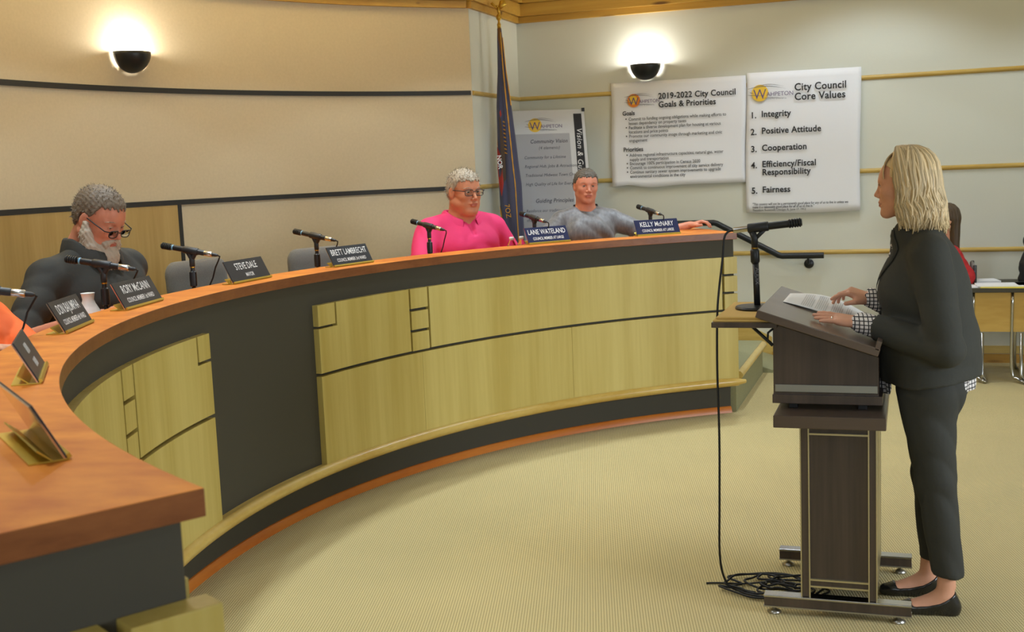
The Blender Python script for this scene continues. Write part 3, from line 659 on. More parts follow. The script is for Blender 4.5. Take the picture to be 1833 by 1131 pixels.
# ------------------------------------------------------------------ wall lamps
def sconce(p, n, label):
    n = np.array([*n,0.]); n /= np.linalg.norm(n); t = np.array([-n[1],n[0],0]); p = np.array(p,float)
    o = thing('wall_sconce', label, 'wall lamp', tuple(p), group='half bowl wall lamps')
    R_ = .125; mb = MB(); V=[]; 
    for i in range(11):
        ph = rd(90*i/10)
        for k in range(21):
            th = rd(180*k/20); V.append(p+R_*(math.sin(ph)*(math.cos(th)*t+math.sin(th)*n*.95)+np.array([0,0,-math.cos(ph)])))
    F = [(i*21+k,i*21+k+1,(i+1)*21+k+1,(i+1)*21+k) for i in range(10) for k in range(20)]
    mb.add(V,F).build('bowl', M_['black_metal'], o, True, solid=.004)
    MB().obox(p+n*.004+np.array([0,0,-.05]), t*.07, n*.004, np.array([0,0,.05])).build('back_plate', M_['black_metal'], o)
    MB().lathe([(.02,-.03),(.028,-.01),(.03,.0),(.001,.0)], p+n*.06-np.array([0,0,.02]),16).build('bulb', mat('bulb_glass',(255,255,250),.3,emit=((255,250,240),25)) if 'bulb_glass' not in M_ else M_['bulb_glass'], o, True)
    l = D.lights.new('sconce_light','POINT'); l.energy = 11; l.shadow_soft_size = .035; l.color = (1,.97,.90); lo = D.objects.new('sconce_light',l); COL.objects.link(lo); lo.location = p+n*.062+np.array([0,0,-.0])
sa = math.degrees(math.atan2(6.151-WY,-4.557-WX)); ss = pol(WR-.012,sa,2.415,WC)
sconce(ss, (WX-ss[0],WY-ss[1]), 'black half bowl wall lamp on the curved beige wall')
sconce((-2.045,YB-.012,2.408), (0,-1), 'black half bowl wall lamp above the goals poster')
# ------------------------------------------------------------------ handrail
hr = thing('handrail', 'black tubular handrail stepping down along the back wall', 'handrail', (-.75,9.36,0))
pth = [(-2.3,1.118),(-1.505,1.118),(-1.485,1.112),(-1.0,.850),(-.975,.843),(-.655,.843)]
MB().tube([(x,9.36,z) for x,z in pth],.024,14).build('rail', M_['black_metal'], hr, True, auto=50)
for x,z in ((-.775,.843),(-1.9,1.118)):
    mb = MB(); mb.tube([(x,9.36,z-.02),(x,9.37,z-.06),(x,YB,z-.07)],.009,8); mb.lathe([(.035,0),(.038,.008),(.02,.02),(.001,.022)],(x,YB,z-.07),20,(0,-1,0)); mb.build('bracket', M_['black_metal'], hr, True, auto=50)
# ------------------------------------------------------------------ desk microphones
def mic_local():
    t = thing('desk_microphone', 'x', 'microphone', (0,0,0), group='microphones on the council desk')
    def add(mb, n_, m): return mb.build(n_, M_[m], t, True, world=False, auto=40)
    add(MB().lathe([(.001,0),(.07,0),(.072,.006),(.06,.016),(.015,.022),(.001,.022)],n=32),'base','black_metal')
    add(MB().lathe([(.0085,.02),(.0085,.11)],n=12),'pole','black_metal')
    add(MB().lathe([(.009,.10),(.0155,.104),(.0165,.14),(.0155,.165),(.010,.17),(.009,.178),(.009,.19)],n=16),'clutch','black_metal')
    add(MB().lathe([(.0105,.184),(.0105,.189),(.001,.19)],n=14),'collar_ring','brass')
    d = np.array([.16+.10,0,.045]); d /= np.linalg.norm(d); c = np.array([0,0,.259])
    mb = MB(); mb.lathe([(.009,.188),(.012,.192),(.012,.226),(.009,.235)],n=12); mb.tube([(0,0,.22),c-d*.022],[.010,.012],10); mb.tube([(0,0,.222),c+d*.022],[.010,.012],10)
    mb.lathe([(.0145,-.035),(.0165,-.03),(.0165,.035),(.0145,.04)],c,14,d); add(mb,'clip','black_plastic')
    add(MB().lathe([(.0105,-.07),(.0125,-.06),(.0125,.10),(.0125,.104)],c,16,d),'body','black_metal')
    mb = MB(); 
    for k in range(5): mb.lathe([(.0125,.104+k*.009),(.0155,.106+k*.009),(.0155,.110+k*.009),(.0125,.112+k*.009)],c,16,d)
    mb.lathe([(.0125,.10),(.0125,.150),(.001,.1505)],c,16,d); add(mb,'grille','black_metal')
    add(MB().lathe([(.0128,.088),(.0131,.09),(.0131,.093),(.0128,.095)],c,16,d),'blue_ring','blue_ring')
    add(MB().lathe([(.0095,-.108),(.0115,-.104),(.0115,-.07),(.0105,-.066)],c,16,d),'connector','chrome')
    add(MB().lathe([(.004,-.135),(.0075,-.125),(.0085,-.108)],c,12,d),'strain_relief','black_plastic')
    e = c-d*.130; add(MB().tube([e,e+[-.006,-.012,-.006],e+[.006,-.022,-.020],e+[.030,-.028,-.055],e+[.045,-.026,-.10],e+[.07,-.02,-.15],e+[.10,-.015,-.195],e+[.13,-.01,-.208]],.0033,8),'cable','rubber')
    return t
mat('blue_ring', (110,160,190), .4)
mic0 = mic_local(); used = False
def dup(root, loc, rotz, label=None, group=None):
    r = root.copy(); COL.objects.link(r); r.location = loc; r.rotation_euler = (0,0,rotz)
    if label: r['label'] = label
    if group: r['group'] = group
    for ch in list(root.children):
        c = ch.copy(); COL.objects.link(c); c.parent = r; c.matrix_parent_inverse = ch.matrix_parent_inverse
        for g_ in ch.children:
            d_ = g_.copy(); COL.objects.link(d_); d_.parent = c; d_.matrix_parent_inverse = g_.matrix_parent_inverse
    return r
mic_list = [(190.8,'desk microphone in front of the bearded man in black'),(180.4,'desk microphone between the RORY McCANN and STEVE DALE nameplates'),(166.1,'desk microphone left of the BRETT LAMBRECHT nameplate'),(153.3,'desk microphone in front of the man in the pink shirt'),(141.5,'desk microphone just behind the LANE WATELAND nameplate'),(128.8,'desk microphone just behind the KELLY McNARY nameplate'),(205.2,'desk microphone cut by the left edge of the photo, before the orange shirt')]
for i,(a_,lb) in enumerate(mic_list):
    lc = (*pol(3.77,a_),1.05)
    if i == 0: mic0.location = lc; mic0.rotation_euler = (0,0,rd(a_)); mic0['label'] = lb
    else: dup(mic0, lc, rd(a_+(0 if i!=5 else 6)), lb)
# ------------------------------------------------------------------ small things on the desk
def bottle(a_, r, lb):
    x,y = pol(r,a_); t = thing('water_bottle', lb, 'bottle', (x,y,1.05), group='water bottles behind the desk edge')
    MB().lathe([(.001,.002),(.028,0),(.031,.006),(.031,.055),(.029,.06),(.031,.065),(.031,.085),(.029,.1),(.016,.128),(.0125,.132),(.0125,.14)],(x,y,1.05),24).build('bottle_body', M_['bottle_plastic'], t, True)
    MB().lathe([(.001,.004),(.0265,.004),(.0265,.10),(.001,.10)],(x,y,1.05),20).build('water', M_['bottle_plastic'], t, True)
    MB().lathe([(.0145,.136),(.0145,.152),(.013,.154),(.001,.154)],(x,y,1.05),20).build('cap', M_['white_plastic'], t, True)
bottle(144.0,3.78,'left of the two clear water bottles with white caps'); bottle(142.9,3.78,'right of the two clear water bottles, next to the LANE WATELAND plate')
x,y = -2.965,3.635
mg = thing('white_mug', 'white ceramic jug behind the DON BAJUMPAA nameplate', 'jug', (x,y,1.05))
MB().lathe([(.001,0),(.03,0),(.042,.015),(.046,.05),(.042,.085),(.026,.115),(.021,.13),(.025,.152),(.027,.155),(.023,.152),(.019,.13),(.022,.118),(.001,.1)],(x,y,1.05),28).build('jug_body', M_['white_plastic'], mg, True)
MB().tube([(x+.038,y+.01,1.13),(x+.07,y+.018,1.13),(x+.072,y+.02,1.09),(x+.04,y+.012,1.07)],.006,8).build('handle', M_['white_plastic'], mg, True)
def paper(c, w, h, rz, lb, m='paper', nm='paper_sheet', cat='paper', thick=.001, z=None):
    t = rd(rz); ax = np.array([math.cos(t),math.sin(t),0]); ay = np.array([-math.sin(t),math.cos(t),0]); c = np.array(c,float)
    o = MB().obox((0,0,thick/2), ax*w/2, ay*h/2, np.array([0,0,thick/2])).build(nm, M_[m]); o.location = c; return tag(o, lb, cat)
paper((*pol(3.84,201.5),1.0505),.28,.216,112,'white sheet of paper lying between the orange shirt and the bearded man')
paper((*pol(3.86,208),1.0505),.28,.216,118,'white sheet of paper under the hand of the person in orange')
paper((*pol(3.84,184.4),1.0505),.2,.1,94,'crumpled white paper scrap behind the RORY McCANN nameplate', thick=.02)
# ------------------------------------------------------------------ lectern
lec = thing('lectern', 'dark walnut lectern on a wheeled column stand with metal edging', 'lectern', (-.25,4.3,0))
def P3(nm, m, *boxes, bevel=.002, lab=None):
    mb = MB(); 
    for b in boxes: mb.box(*b)
    o = mb.build(nm, M_[m], lec, bevel=bevel)
    if lab: o['label'] = lab
    return o
for y0 in (4.035,4.545):
    s_ = 1; ft = MB(); ft.box(-.497,-.002,y0-.0,y0+.045,.030,.062); o = ft.build('foot_bar', M_['walnut'], lec)
    MB().box(-.499,0,y0-.002,y0+.047,.062,.070).build('foot_trim', M_['chrome'], o, bevel=.002); MB().box(-.499,0,y0-.003,y0+.047,.026,.031).build('foot_trim', M_['steel'], o)
    for x in (-.465,-.045):
        MB().lathe([(.001,0),(.024,0),(.026,.004),(.012,.012),(.006,.016),(.006,.028)],(x,y0+.022,0),18).build('glide', M_['steel'], o, True)
for y0 in (4.045,4.535):        # two column faces: posts, edging and panel
    for x0,x1 in ((-.365,-.340),(-.140,-.115)): P3('post','walnut',(x0,x1,y0,y0+.04,.07,.685))
    for x in (-.3675,-.3395,-.1405,-.1145): P3('edge_trim','gold_edge' if False else 'brushed_trim',(x-.0022,x+.0022,y0-.003,y0+.006,.07,.685),bevel=0)
    P3('panel','walnut',(-.340,-.140,y0+.012,y0+.028,.13,.685))
    for z in (.108,.132,.655): P3('edge_trim','brushed_trim',(-.34,-.14,y0+.002,y0+.014,z-.003,z+.003),bevel=0)
    P3('lower_rail','walnut',(-.340,-.140,y0+.006,y0+.03,.108,.132))
P3('side_panel','brushed_trim',(-.118,-.114,4.085,4.535,.07,.685)); P3('side_panel','walnut',(-.362,-.356,4.085,4.535,.07,.685))
P3('stand_shelf','walnut_top',(-.452,-.082,3.985,4.62,.687,.730),bevel=.003)
# box with sloping desk top
xa,xb = -.462,-.108; ztop = lambda x: 1.076-(x+.5)*(.128/.39)
MB().prism([(xa,.757),(xb,.757),(xb,ztop(xb)-.03),(xa,ztop(xa)-.03)],4.10,4.66,'y').build('box', M_['walnut'], lec, bevel=.002)
P3('metal_band','steel_band',(xa+.006,xb-.004,4.093,4.10,.792,.818),lab='brushed silver band'); 
P3('base_band','walnut',(xa-.003,xb+.012,4.088,4.67,.752,.783))
P3('rubber_foot','rubber',(xa+.05,xa+.08,4.12,4.15,.73,.753)); P3('rubber_foot','rubber',(xb-.07,xb-.04,4.12,4.15,.73,.753))
d = np.array([.39,0,-.128]); L_ = np.linalg.norm(d); d /= L_; nrm = np.array([-d[2],0,d[0]])
c = np.array([-.5,4.385,1.078])+d*L_*.5
MB().obox(c, d*(L_/2+.006), np.array([0,.385,0]), nrm*.014).build('reading_top', M_['walnut_top'], lec, bevel=.003)
MB().obox(c+d*(L_/2-.004)+nrm*.022, d*.008, np.array([0,.385,0]), nrm*.016).build('book_stop', M_['walnut_top'], lec, bevel=.002)
P3('side_shelf','walnut',(-.665,-.44,4.03,4.5,1.026,1.045),bevel=.002)
MB().tube([(-.535,4.1,1.024),(-.462,4.1,.955)],.006,6).build('shelf_brace', M_['black_metal'], lec, True)
MB().tube([(-.46,4.1,1.015),(-.478,4.1,1.0),(-.480,4.1,.975),(-.468,4.1,.965)],.004,6).build('shelf_brace', M_['black_metal'], lec, True)
mb = MB(); mb.obox((-.552,4.265,1.0495),(.108,0,0),(0,.228,0),(0,0,.0045)); mb.obox((-.55,4.265,1.0585),(.100,0,0),(0,.22,0),(0,0,.0045))
tag(mb.build('foam_pad', M_['cardboard'], None, bevel=.003), 'tan foam pad under the microphone stand on the lectern side shelf', 'pad')
# microphone stand on the lectern
ms = thing('microphone_stand', 'round base microphone stand with long black microphone on the lectern shelf', 'microphone stand', (-.535,4.27,1.063))
bx,by = -.535,4.27
MB().lathe([(.001,0),(.078,0),(.08,.006),(.076,.012),(.02,.015),(.001,.015)],(bx,by,1.063),40).build('base', M_['black_metal'], ms, True, auto=40)
MB().tube([(bx,by,1.07),(bx-.004,by,1.235)],.0115,14).build('pole', M_['black_metal'], ms, True)
MB().tube([(bx-.004,by,1.228),(bx-.005,by,1.236),(bx-.006,by,1.275),(bx-.006,by,1.283)],[.012,.0165,.0165,.012],16).build('clutch', M_['black_metal'], ms, True)
MB().lathe([(.0125,0),(.0125,.004)],(bx-.006,by,1.283),14).build('collar_ring', M_['brass'], ms)
c = np.array([bx+.01,by,1.360]); d = np.array([.245,0,.024]); d /= np.linalg.norm(d)
mb = MB(); mb.tube([(bx-.006,by,1.285),(bx-.006,by,1.32),(bx-.014,by,1.345)],[.012,.012,.013],12); mb.tube([(bx-.004,by,1.318),(bx+.03,by,1.352)],[.007,.008],8); mb.lathe([(.016,-.04),(.0175,-.036),(.0175,.03),(.016,.034)],c,16,d); mb.build('clip', M_['black_plastic'], ms, True)
MB().lathe([(.012,-.035),(.0135,-.03),(.0135,.09),(.0135,.105)],c,16,d).build('microphone_body', M_['black_metal'], ms, True, auto=40)
mb = MB(); 
for k in range(5): mb.lathe([(.0135,.105+k*.009),(.0165,.107+k*.009),(.0165,.111+k*.009),(.0135,.113+k*.009)],c,16,d)
mb.lathe([(.013,.10),(.013,.152),(.001,.153)],c,16,d); mb.build('grille', M_['black_metal'], ms, True, auto=40)
MB().lathe([(.0085,-.093),(.0105,-.09),(.0105,-.04),(.012,-.035)],c,16,d).build('connector', M_['chrome'], ms, True)
textmesh('AUDIX', .02, 'brand_mark', M_['ink_grey'], ms, (bx-.003,by-.0125,1.215), (0,0,-1), (1,0,0))
e = c-d*.093
cb = [e, e+[-.02,0,-.006], e+[-.032,-.01,-.03], (-.655,4.25,1.25),(-.668,4.24,1.14),(-.6735,4.22,1.04),(-.674,4.20,.85),(-.668,4.18,.6),(-.672,4.18,.35),(-.678,4.20,.15),(-.665,4.22,.05),(-.63,4.22,.012),(-.55,4.21,.008)]
def smooth_path(pts, n=8):
    pts = [np.array(p,float) for p in pts]; out = []
    for i in range(len(pts)-1):
        p0 = pts[max(i-1,0)]; p1 = pts[i]; p2 = pts[i+1]; p3 = pts[min(i+2,len(pts)-1)]
        for k in range(n):
            t = k/n; out.append(.5*((2*p1)+(-p0+p2)*t+(2*p0-5*p1+4*p2-p3)*t*t+(-p0+3*p1-3*p2+p3)*t**3))
    out.append(pts[-1]); return out
coil = []
for (cx_,cy_,rx,ry,a0,a1) in ((-.50,4.28,.19,.13,200,520),(-.46,4.25,.17,.10,160,480),(-.48,4.31,.12,.08,120,470),(-.44,4.23,.10,.07,110,450),(-.52,4.28,.15,.10,90,400),(-.41,4.32,.09,.06,40,340),(-.47,4.26,.06,.04,0,300)):
    for k in range(12):
        t = rd(a0+(a1-a0)*k/11); coil.append((cx_+rx*math.cos(t)+.01*math.sin(5*t), cy_+ry*math.sin(t), .006+.010*abs(math.sin(2.3*t+cx_*20))+.002*len(coil)/12))
tag(MB().tube(smooth_path(cb+coil,6),.0042,8).build('microphone_cable', M_['rubber'], None, True), 'thin black cable hanging from the lectern microphone into a tangled coil on the carpet', 'cable')
tag(MB().tube(smooth_path([(-.42,4.26,.012),(-.5,4.3,.02),(-.6,4.30,.006),(-.70,4.29,.005),(-.745,4.28,.004)],8),.0036,8).build('cable_tail', M_['rubber'], None, True), 'short loose end of grey cable lying left of the coil', 'cable')
# speech sheet on the lectern
dS = np.array([.39,0,-.128])/L_; nS = nrm; yaw = rd(-8)
def onlec(u, v, h): # u along slope from the high edge, v = y
    return np.array([-.5,0,1.078])+dS*u+nS*(.0145+h)+np.array([0,v,0])
P = []
for i in range(21):
    row = []
    for j in range(13):
        a,b = i/20, j/12; u = .045+a*.285; v = 4.36+b*.27+a*.02; lift = .020*math.sin(PI*a)*(.3+b)+.001+.012*b*b*a
        row.append(onlec(u,v-.03*a*(1-b),lift))
    P.append(row)
sp = tag(MB().grid(P).build('speech_sheet', M_['paper'], None, True, solid=.0005), 'white typed sheet of paper lying on the lectern top under the woman\'s hand', 'paper')
def grid_pt(a,b): 
    i = min(19.999,a*20); j = min(11.999,b*12); i0,j0 = int(i),int(j); fi,fj = i-i0,j-j0
    return (P[i0][j0]*(1-fi)*(1-fj)+P[i0+1][j0]*fi*(1-fj)+P[i0][j0+1]*(1-fi)*fj+P[i0+1][j0+1]*fi*fj)
mb = MB()
for par in ((.22,.36,.92),(.40,.55,.92),(.60,.74,.9),(.79,.88,.8)):
    a = par[0]
    while a < par[1]:
        e_ = par[2]-(.3 if a+.03>par[1] else .04*random.random()); L1=[grid_pt(a,.10+(e_-.10)*k/10)+nS*.0012 for k in range(11)]; L2=[grid_pt(a+.009,.10+(e_-.10)*k/10)+nS*.0012 for k in range(11)]; mb.grid([L1,L2]); a += .026
mb.build('printed_lines', M_['print_soft'], sp, world=True)
# ------------------------------------------------------------------ table at the back
tb = thing('side_table', 'black topped table with maple modesty panel against the back wall', 'table', (1.1,8.85,0))
MB().box(.20,2.0,8.58,9.2,.632,.662).build('table_top', M_['black_laminate'], tb, bevel=.003)
MB().box(.30,1.9,8.62,8.635,.355,.632).build('modesty_panel', M_['table_wood'], tb)
for x in (.43,.68,1.7):
    w_ = .0
    MB().tube(smooth_path([(x-.03,8.62,.63),(x-.03,8.62,.10),(x+.01,8.60,.03),(x+.055,8.59,.012),(x+.055,9.12,.012),(x+.03,9.14,.06),(x+.03,9.1,.63)],5),.011,10).build('leg', M_['chrome'], tb, True)
    MB().tube([(x+.028,8.60,.35),(x+.028,8.60,.06),(x+.055,8.59,.012)],.011,10).build('leg', M_['chrome'], tb, True)
paper((.42,8.72,.662),.30,.22,8,'loose white sheet at the near left of the side table',thick=.004)
paper((.62,8.70,.662),.34,.24,-4,'yellow folder poking out under papers on the side table','yellow_folder','folder','folder',.006)
paper((.60,8.72,.668),.36,.22,3,'stack of white papers on top of the yellow folder',thick=.008,nm='paper_stack')
paper((.46,8.98,.662),.24,.18,12,'white paper stack at the back of the side table',thick=.018,nm='paper_stack')
paper((.83,8.78,.662),.30,.24,5,'black closed binder at the right edge of the side table','black_plastic','binder','binder',.014)
bg = thing('handbag', 'black leather bag with a loop handle standing on the side table', 'bag', (.78,9.0,.662))
sh = Shape(.03).ell((.80,9.0,.77),(.085,.06,.11)).ell((.795,9.0,.86),(.045,.035,.08)).seg((.74,9.0,.68),(.87,9.0,.68),.03); sh.noise = lambda X: wrinkle(X,.003,60)
sh.cut.append(lambda X: .664-X[:,2]); skin(sh,'bag_body',M_['black_plastic'],bg,.007,world=True)
MB().tube(smooth_path([(.765,9.0,.90),(.748,8.99,.945),(.752,8.99,.98),(.775,9.0,.985),(.785,9.0,.95),(.79,9.0,.91)],6),.006,8).build('handle', M_['black_plastic'], bg, True)
# ------------------------------------------------------------------ people
mat('skin_ruddy', (202,132,104), .5, var=.07, vscale=25, bump=.05, bscale=120); mat('skin_warm', (196,128,94), .5, var=.06, vscale=25, bump=.05, bscale=120)
mat('skin_fair', (216,158,128), .5, var=.05, vscale=25, bump=.04, bscale=120); mat('lips', (172,98,80), .5); mat('eye_white', (225,220,214), .2); mat('iris', (70,66,60), .2)
mat('hair_brown_grey', (112,98,82), .6, island=.45); mat('hair_silver', (156,144,126), .6, island=.5); mat('hair_dark_grey', (92,84,74), .6, island=.4); mat('beard_white', (176,164,146), .7, island=.25)
mat('hair_blond', (208,184,142), .45, island=.36, spec=.4); mat('hair_long_brown', (84,66,46), .5, island=.3)
mat('shirt_black', (52,52,48), .8, bump=.2, bscale=30); mat('shirt_pink', (222,52,108), .75, bump=.15, bscale=30); mat('shirt_pink_dark', (205,30,86), .8); mat('shirt_orange', (236,104,40), .75, bump=.15, bscale=30)
mat('shirt_grey', (104,104,106), .45, var=.3, vscale=60, stretch=(1,1,.3), sheen=.4, bump=.25, bscale=18); mat('shirt_grey_dark', (74,74,76), .7)
mat('jacket_black', (56,56,50), .85, bump=.12, bscale=40); mat('pants_black', (52,52,47), .8, bump=.12, bscale=40); mat('shoe_black', (34,34,33), .25, coat=.4); mat('red_cloth', (180,36,38), .8, bump=.2, bscale=30)
mat('lens', (240,244,246), .03, trans=1, ior=1.1); mat('jeans', (70,76,90), .85, bump=.2, bscale=200)
def checks():
    m = D.materials.new('checked_cotton'); m.use_nodes = True; nt = m.node_tree; b = nt.nodes['Principled BSDF']; L = nt.links.new
    b.inputs['Roughness'].default_value = .8
    tc = nt.nodes.new('ShaderNodeTexCoord'); mp = nt.nodes.new('ShaderNodeMapping'); mp.inputs['Rotation'].default_value = (rd(90),rd(12),0)
    br = nt.nodes.new('ShaderNodeTexBrick'); br.offset = 0; br.squash = 1; br.inputs['Scale'].default_value = 1; br.inputs['Brick Width'].default_value = .0135; br.inputs['Row Height'].default_value = .0135; br.inputs['Mortar Size'].default_value = .0019; br.inputs['Mortar Smooth'].default_value = .2
    for k in ('Color1','Color2'): br.inputs[k].default_value = (*lin((232,226,222)),1)
    br.inputs['Mortar'].default_value = (*lin((44,42,46)),1)
    L(tc.outputs['Object'], mp.inputs['Vector']); L(mp.outputs[0], br.inputs['Vector']); L(br.outputs['Color'], b.inputs['Base Color']); MATS['checked_cotton'] = m
checks()
def head_prims(sh, R, t, s, jowl=0., female=False, eye_open=.85, eye_drop=.0):
    sh.put(R,t,s); f = .93 if female else 1
    sh.ell((-.014,0,.034),(.097,.077,.083),k=.03).ell((.018,0,.0),(.069,.066*f,.086),k=.03)
    sh.ell((.028,0,-.062),(.054,(.052+jowl*.018)*f,.046),k=.03)
    for y in (-1,1):
        sh.seg((-.012,y*(.056+jowl*.007)*f,-.05),(.058,y*.02,-.098),.016+jowl*.004,.013+jowl*.003,k=.03)
        sh.ell((.050,y*.040,-.022),(.026,.022,.022),k=.02)
        sh.seg((.077,y*.010,.021),(.062,y*.045,.019),.0095,.008,k=.012)
    sh.seg((.066,0,-.094),(.070,0,-.100),.017,.017,k=.018)
    if jowl: sh.ell((.022,0,-.108),(.050,.050,.026),k=.03)
    sh.seg((-.022,0,-.05),(-.045,0,-.20),.054+jowl*.012 if not female else .043,.060+jowl*.01 if not female else .045,k=.03)
    for y in (-1,1): sh.ell((.088,y*.031,.003),(.016,.0145,.0105),sub=True,k=.010)
    sh.seg((.080,0,.008),(.101,0,-.030),.0072,.0100 if not female else .0085,k=.010)
    for y in (-1,1): sh.ell((.090,y*.0125,-.035),(.010,.0065,.0072),k=.005)
    sh.ell((.078,0,-.060),(.014,.026,.013),k=.012)
    sh.seg((.0885,-.013,-.0575),(.0885,.013,-.0575),.0045,k=.004).seg((.0865,-.012,-.0695),(.0865,.012,-.0695),.0055,k=.005)
    sh.seg((.094,-.021,-.0637),(.094,.021,-.0637),.0022,sub=True,k=.004); sh.seg((.080,-.026,-.065),(.082,-.018,-.0637),.0022,sub=True,k=.004); sh.seg((.080,.026,-.065),(.082,.018,-.0637),.0022,sub=True,k=.004)
    for y in (-1,1):     # lids and ears
        sh.ell((.0690,y*.031,.002),(.0142,.0150,.0142),k=.003); sh.ell((.085,y*.0315,.002-eye_drop),(.014,.0118,.0046*eye_open),sub=True,k=.0015)
        E = ROT(0,0,y*-22); sh.ell((-.006,y*(.077+jowl*.006),-.004),(.018,.006,.031),E,k=.006); sh.ell((.002,y*(.083+jowl*.006),-.003),(.009,.005,.017),E,sub=True,k=.004)
    sh.put(np.eye(3),(0,0,0),1)
def lips_slot(R,t,s):
    def f(c):
        q = ((c-t)@R)/s; return ((q[:,0]>.081)&(np.abs(q[:,1])<.021)&(q[:,2]<-.0560)&(q[:,2]>-.0715))
    return f
def place(R,t,s,p): return R@(np.array(p,float)*s)+t
def eyes(parent, R, t, s, look=(0,0), closed=0):
    for y in (-1,1):
        c = place(R,t,s,(.0685,y*.031,.002)); mb = MB(); E = R@ROT(0,look[1],look[0]); mb.sphere(c,.0122*s,12,R=E@ROT(0,90,0))
        o = mb.build('eye', [M_['eye_white'],M_['iris']], parent, True, world=False)
        d = E@np.array([1,0,0])
        for p in o.data.polygons:
            v = np.array(p.center)-c; 
            if v@d > .0122*s*.89: p.material_index = 1
def glasses(parent, R, t, s, drop=0., fwd=0., mt='black_plastic', rx=.026, rz=.0165):
    mb = MB(); tilt = drop; q = lambda p: place(R,t,s,(p[0]+fwd,p[1],p[2]-tilt*1.0))
    for y in (-1,1):
        ring = [q((.094-.006*abs(math.cos(a)),y*.033+rx*math.copysign(abs(math.cos(a))**.6,math.cos(a)), .000+rz*math.copysign(abs(math.sin(a))**.6,math.sin(a)))) for a in np.linspace(0,2*PI,29)]
        mb.tube(ring,.0021*s,6,caps=False)
        te = place(R,t,s,(-.004,y*.081,.012)); mb.tube([q((.088,y*(.033+rx),.008)), q((.078,y*.075,.010)), te, place(R,t,s,(-.022,y*.080,-.004))],.0022*s,6)
    mb.tube([q((.092,-.009,.004)),q((.096,0,.007)),q((.092,.009,.004))],.002*s,6)
    g = mb.build('glasses', M_[mt], parent, True, world=False)
    for y in (-1,1):
        V = [q((.0925,y*.033,0))]+[q((.094-.006*abs(math.cos(a)),y*.033+rx*.97*math.copysign(abs(math.cos(a))**.6,math.cos(a)), rz*.97*math.copysign(abs(math.sin(a))**.6,math.sin(a)))) for a in np.linspace(0,2*PI,29)[:-1]]
        MB().add(V,[(0,k+1,(k+1)%28+1) for k in range(28)]).build('lens', M_['lens'], g, True, world=False, solid=.0008)
def strands(mb, roots, dirs, lens, r, bend=(0,0,-1), nb=4, sides=4, wave=0):
    for p,d,L in zip(roots,dirs,lens):
        p = np.array(p,float); d = np.array(d,float); d /= np.linalg.norm(d)+1e-9; pts=[p]; b = np.array(bend,float)
        for k in range(nb): d2 = d+b*.25*(k+1)/nb+rng.normal(0,.12,3); d2/=np.linalg.norm(d2); p = p+d2*L/nb; pts.append(p)
        mb.tube(pts,[r*(1-.8*k/nb) for k in range(nb+1)],sides,caps=False)
def short_hair(parent, R, t, s, m, hairline=.062, temple=.036, part_h=.018, n=900, length=.016, fuzz=.002, forward=.5):
    sh = Shape(.02).put(R,t,s); sh.ell((-.014,0,.036),(.103,.083,.089)).ell((-.03,0,.0),(.080,.0815,.075))
    def cut(X):
        q = ((X-t)@R)/s; x,y,z = q.T; ay = np.abs(y)
        f = np.where(x>temple, hairline+(x-.06)*.1+ .012*np.clip(ay-.03,0,1)*10*.3, np.where(x>.004, .002+(x-.004)*(hairline-.012)/(temple-.004)*.9, np.where(x>-.03,.018-(.004-x)*.4, -.075+0*x)))
        f = f+.004*np.sin(y*330+x*200)+.003*np.sin(y*150); f = np.where((x<=-.03)&(x>-.05), -.02, f); f = np.where((x<=.004)&(x>-.03), np.where(ay>.06,.022,.0), f)
        return (f-z)*.8*s
    sh.cut.append(cut); sh.noise = lambda X: fuzz*np.sin(X[:,0]*210+3*np.sin(X[:,1]*90))*np.sin(X[:,2]*190+X[:,1]*150)
    o = skin(sh, 'hair', M_[m], parent, .0035*s)
    me = o.data; co = np.array([v.co[:] for v in me.vertices]); no = np.array([v.normal[:] for v in me.vertices]); pick = rng.choice(len(co), n)
    fw = R@np.array([forward,0,.12]); dirs = no[pick]*.45+fw+rng.normal(0,.28,(n,3)); mb = MB(); strands(mb, co[pick]-no[pick]*.002, dirs, rng.uniform(.5,1,n)*length*s, .0016*s, nb=2, sides=3)
    o2 = mb.build('hair', M_[m], parent, False, world=False); o.modifiers.clear(); return join_meshes([o,o2],'hair')
def brows(parent, R, t, s, m):
    mb = MB()
    for y in (-1,1):
        for k in range(26):
            u = k/25; p = place(R,t,s,(.0865-.020*u*u-.001,y*(.013+.036*u),.0225+.005*math.sin(PI*u*.8)-.003*u)); d = R@np.array([.15,y*.9,.25-.5*u]); mb.tube([p,p+d*.009*s],[.0024*s,.0008*s],4)
    for y in (-1,1):
        mb.tube([place(R,t,s,q) for q in ((.0795,y*.020,.0035),(.0842,y*.026,.0062),(.0842,y*.034,.0062),(.0790,y*.042,.0030))],.0013*s,5)
    mb.build('eyebrows', M_[m], parent, world=False)
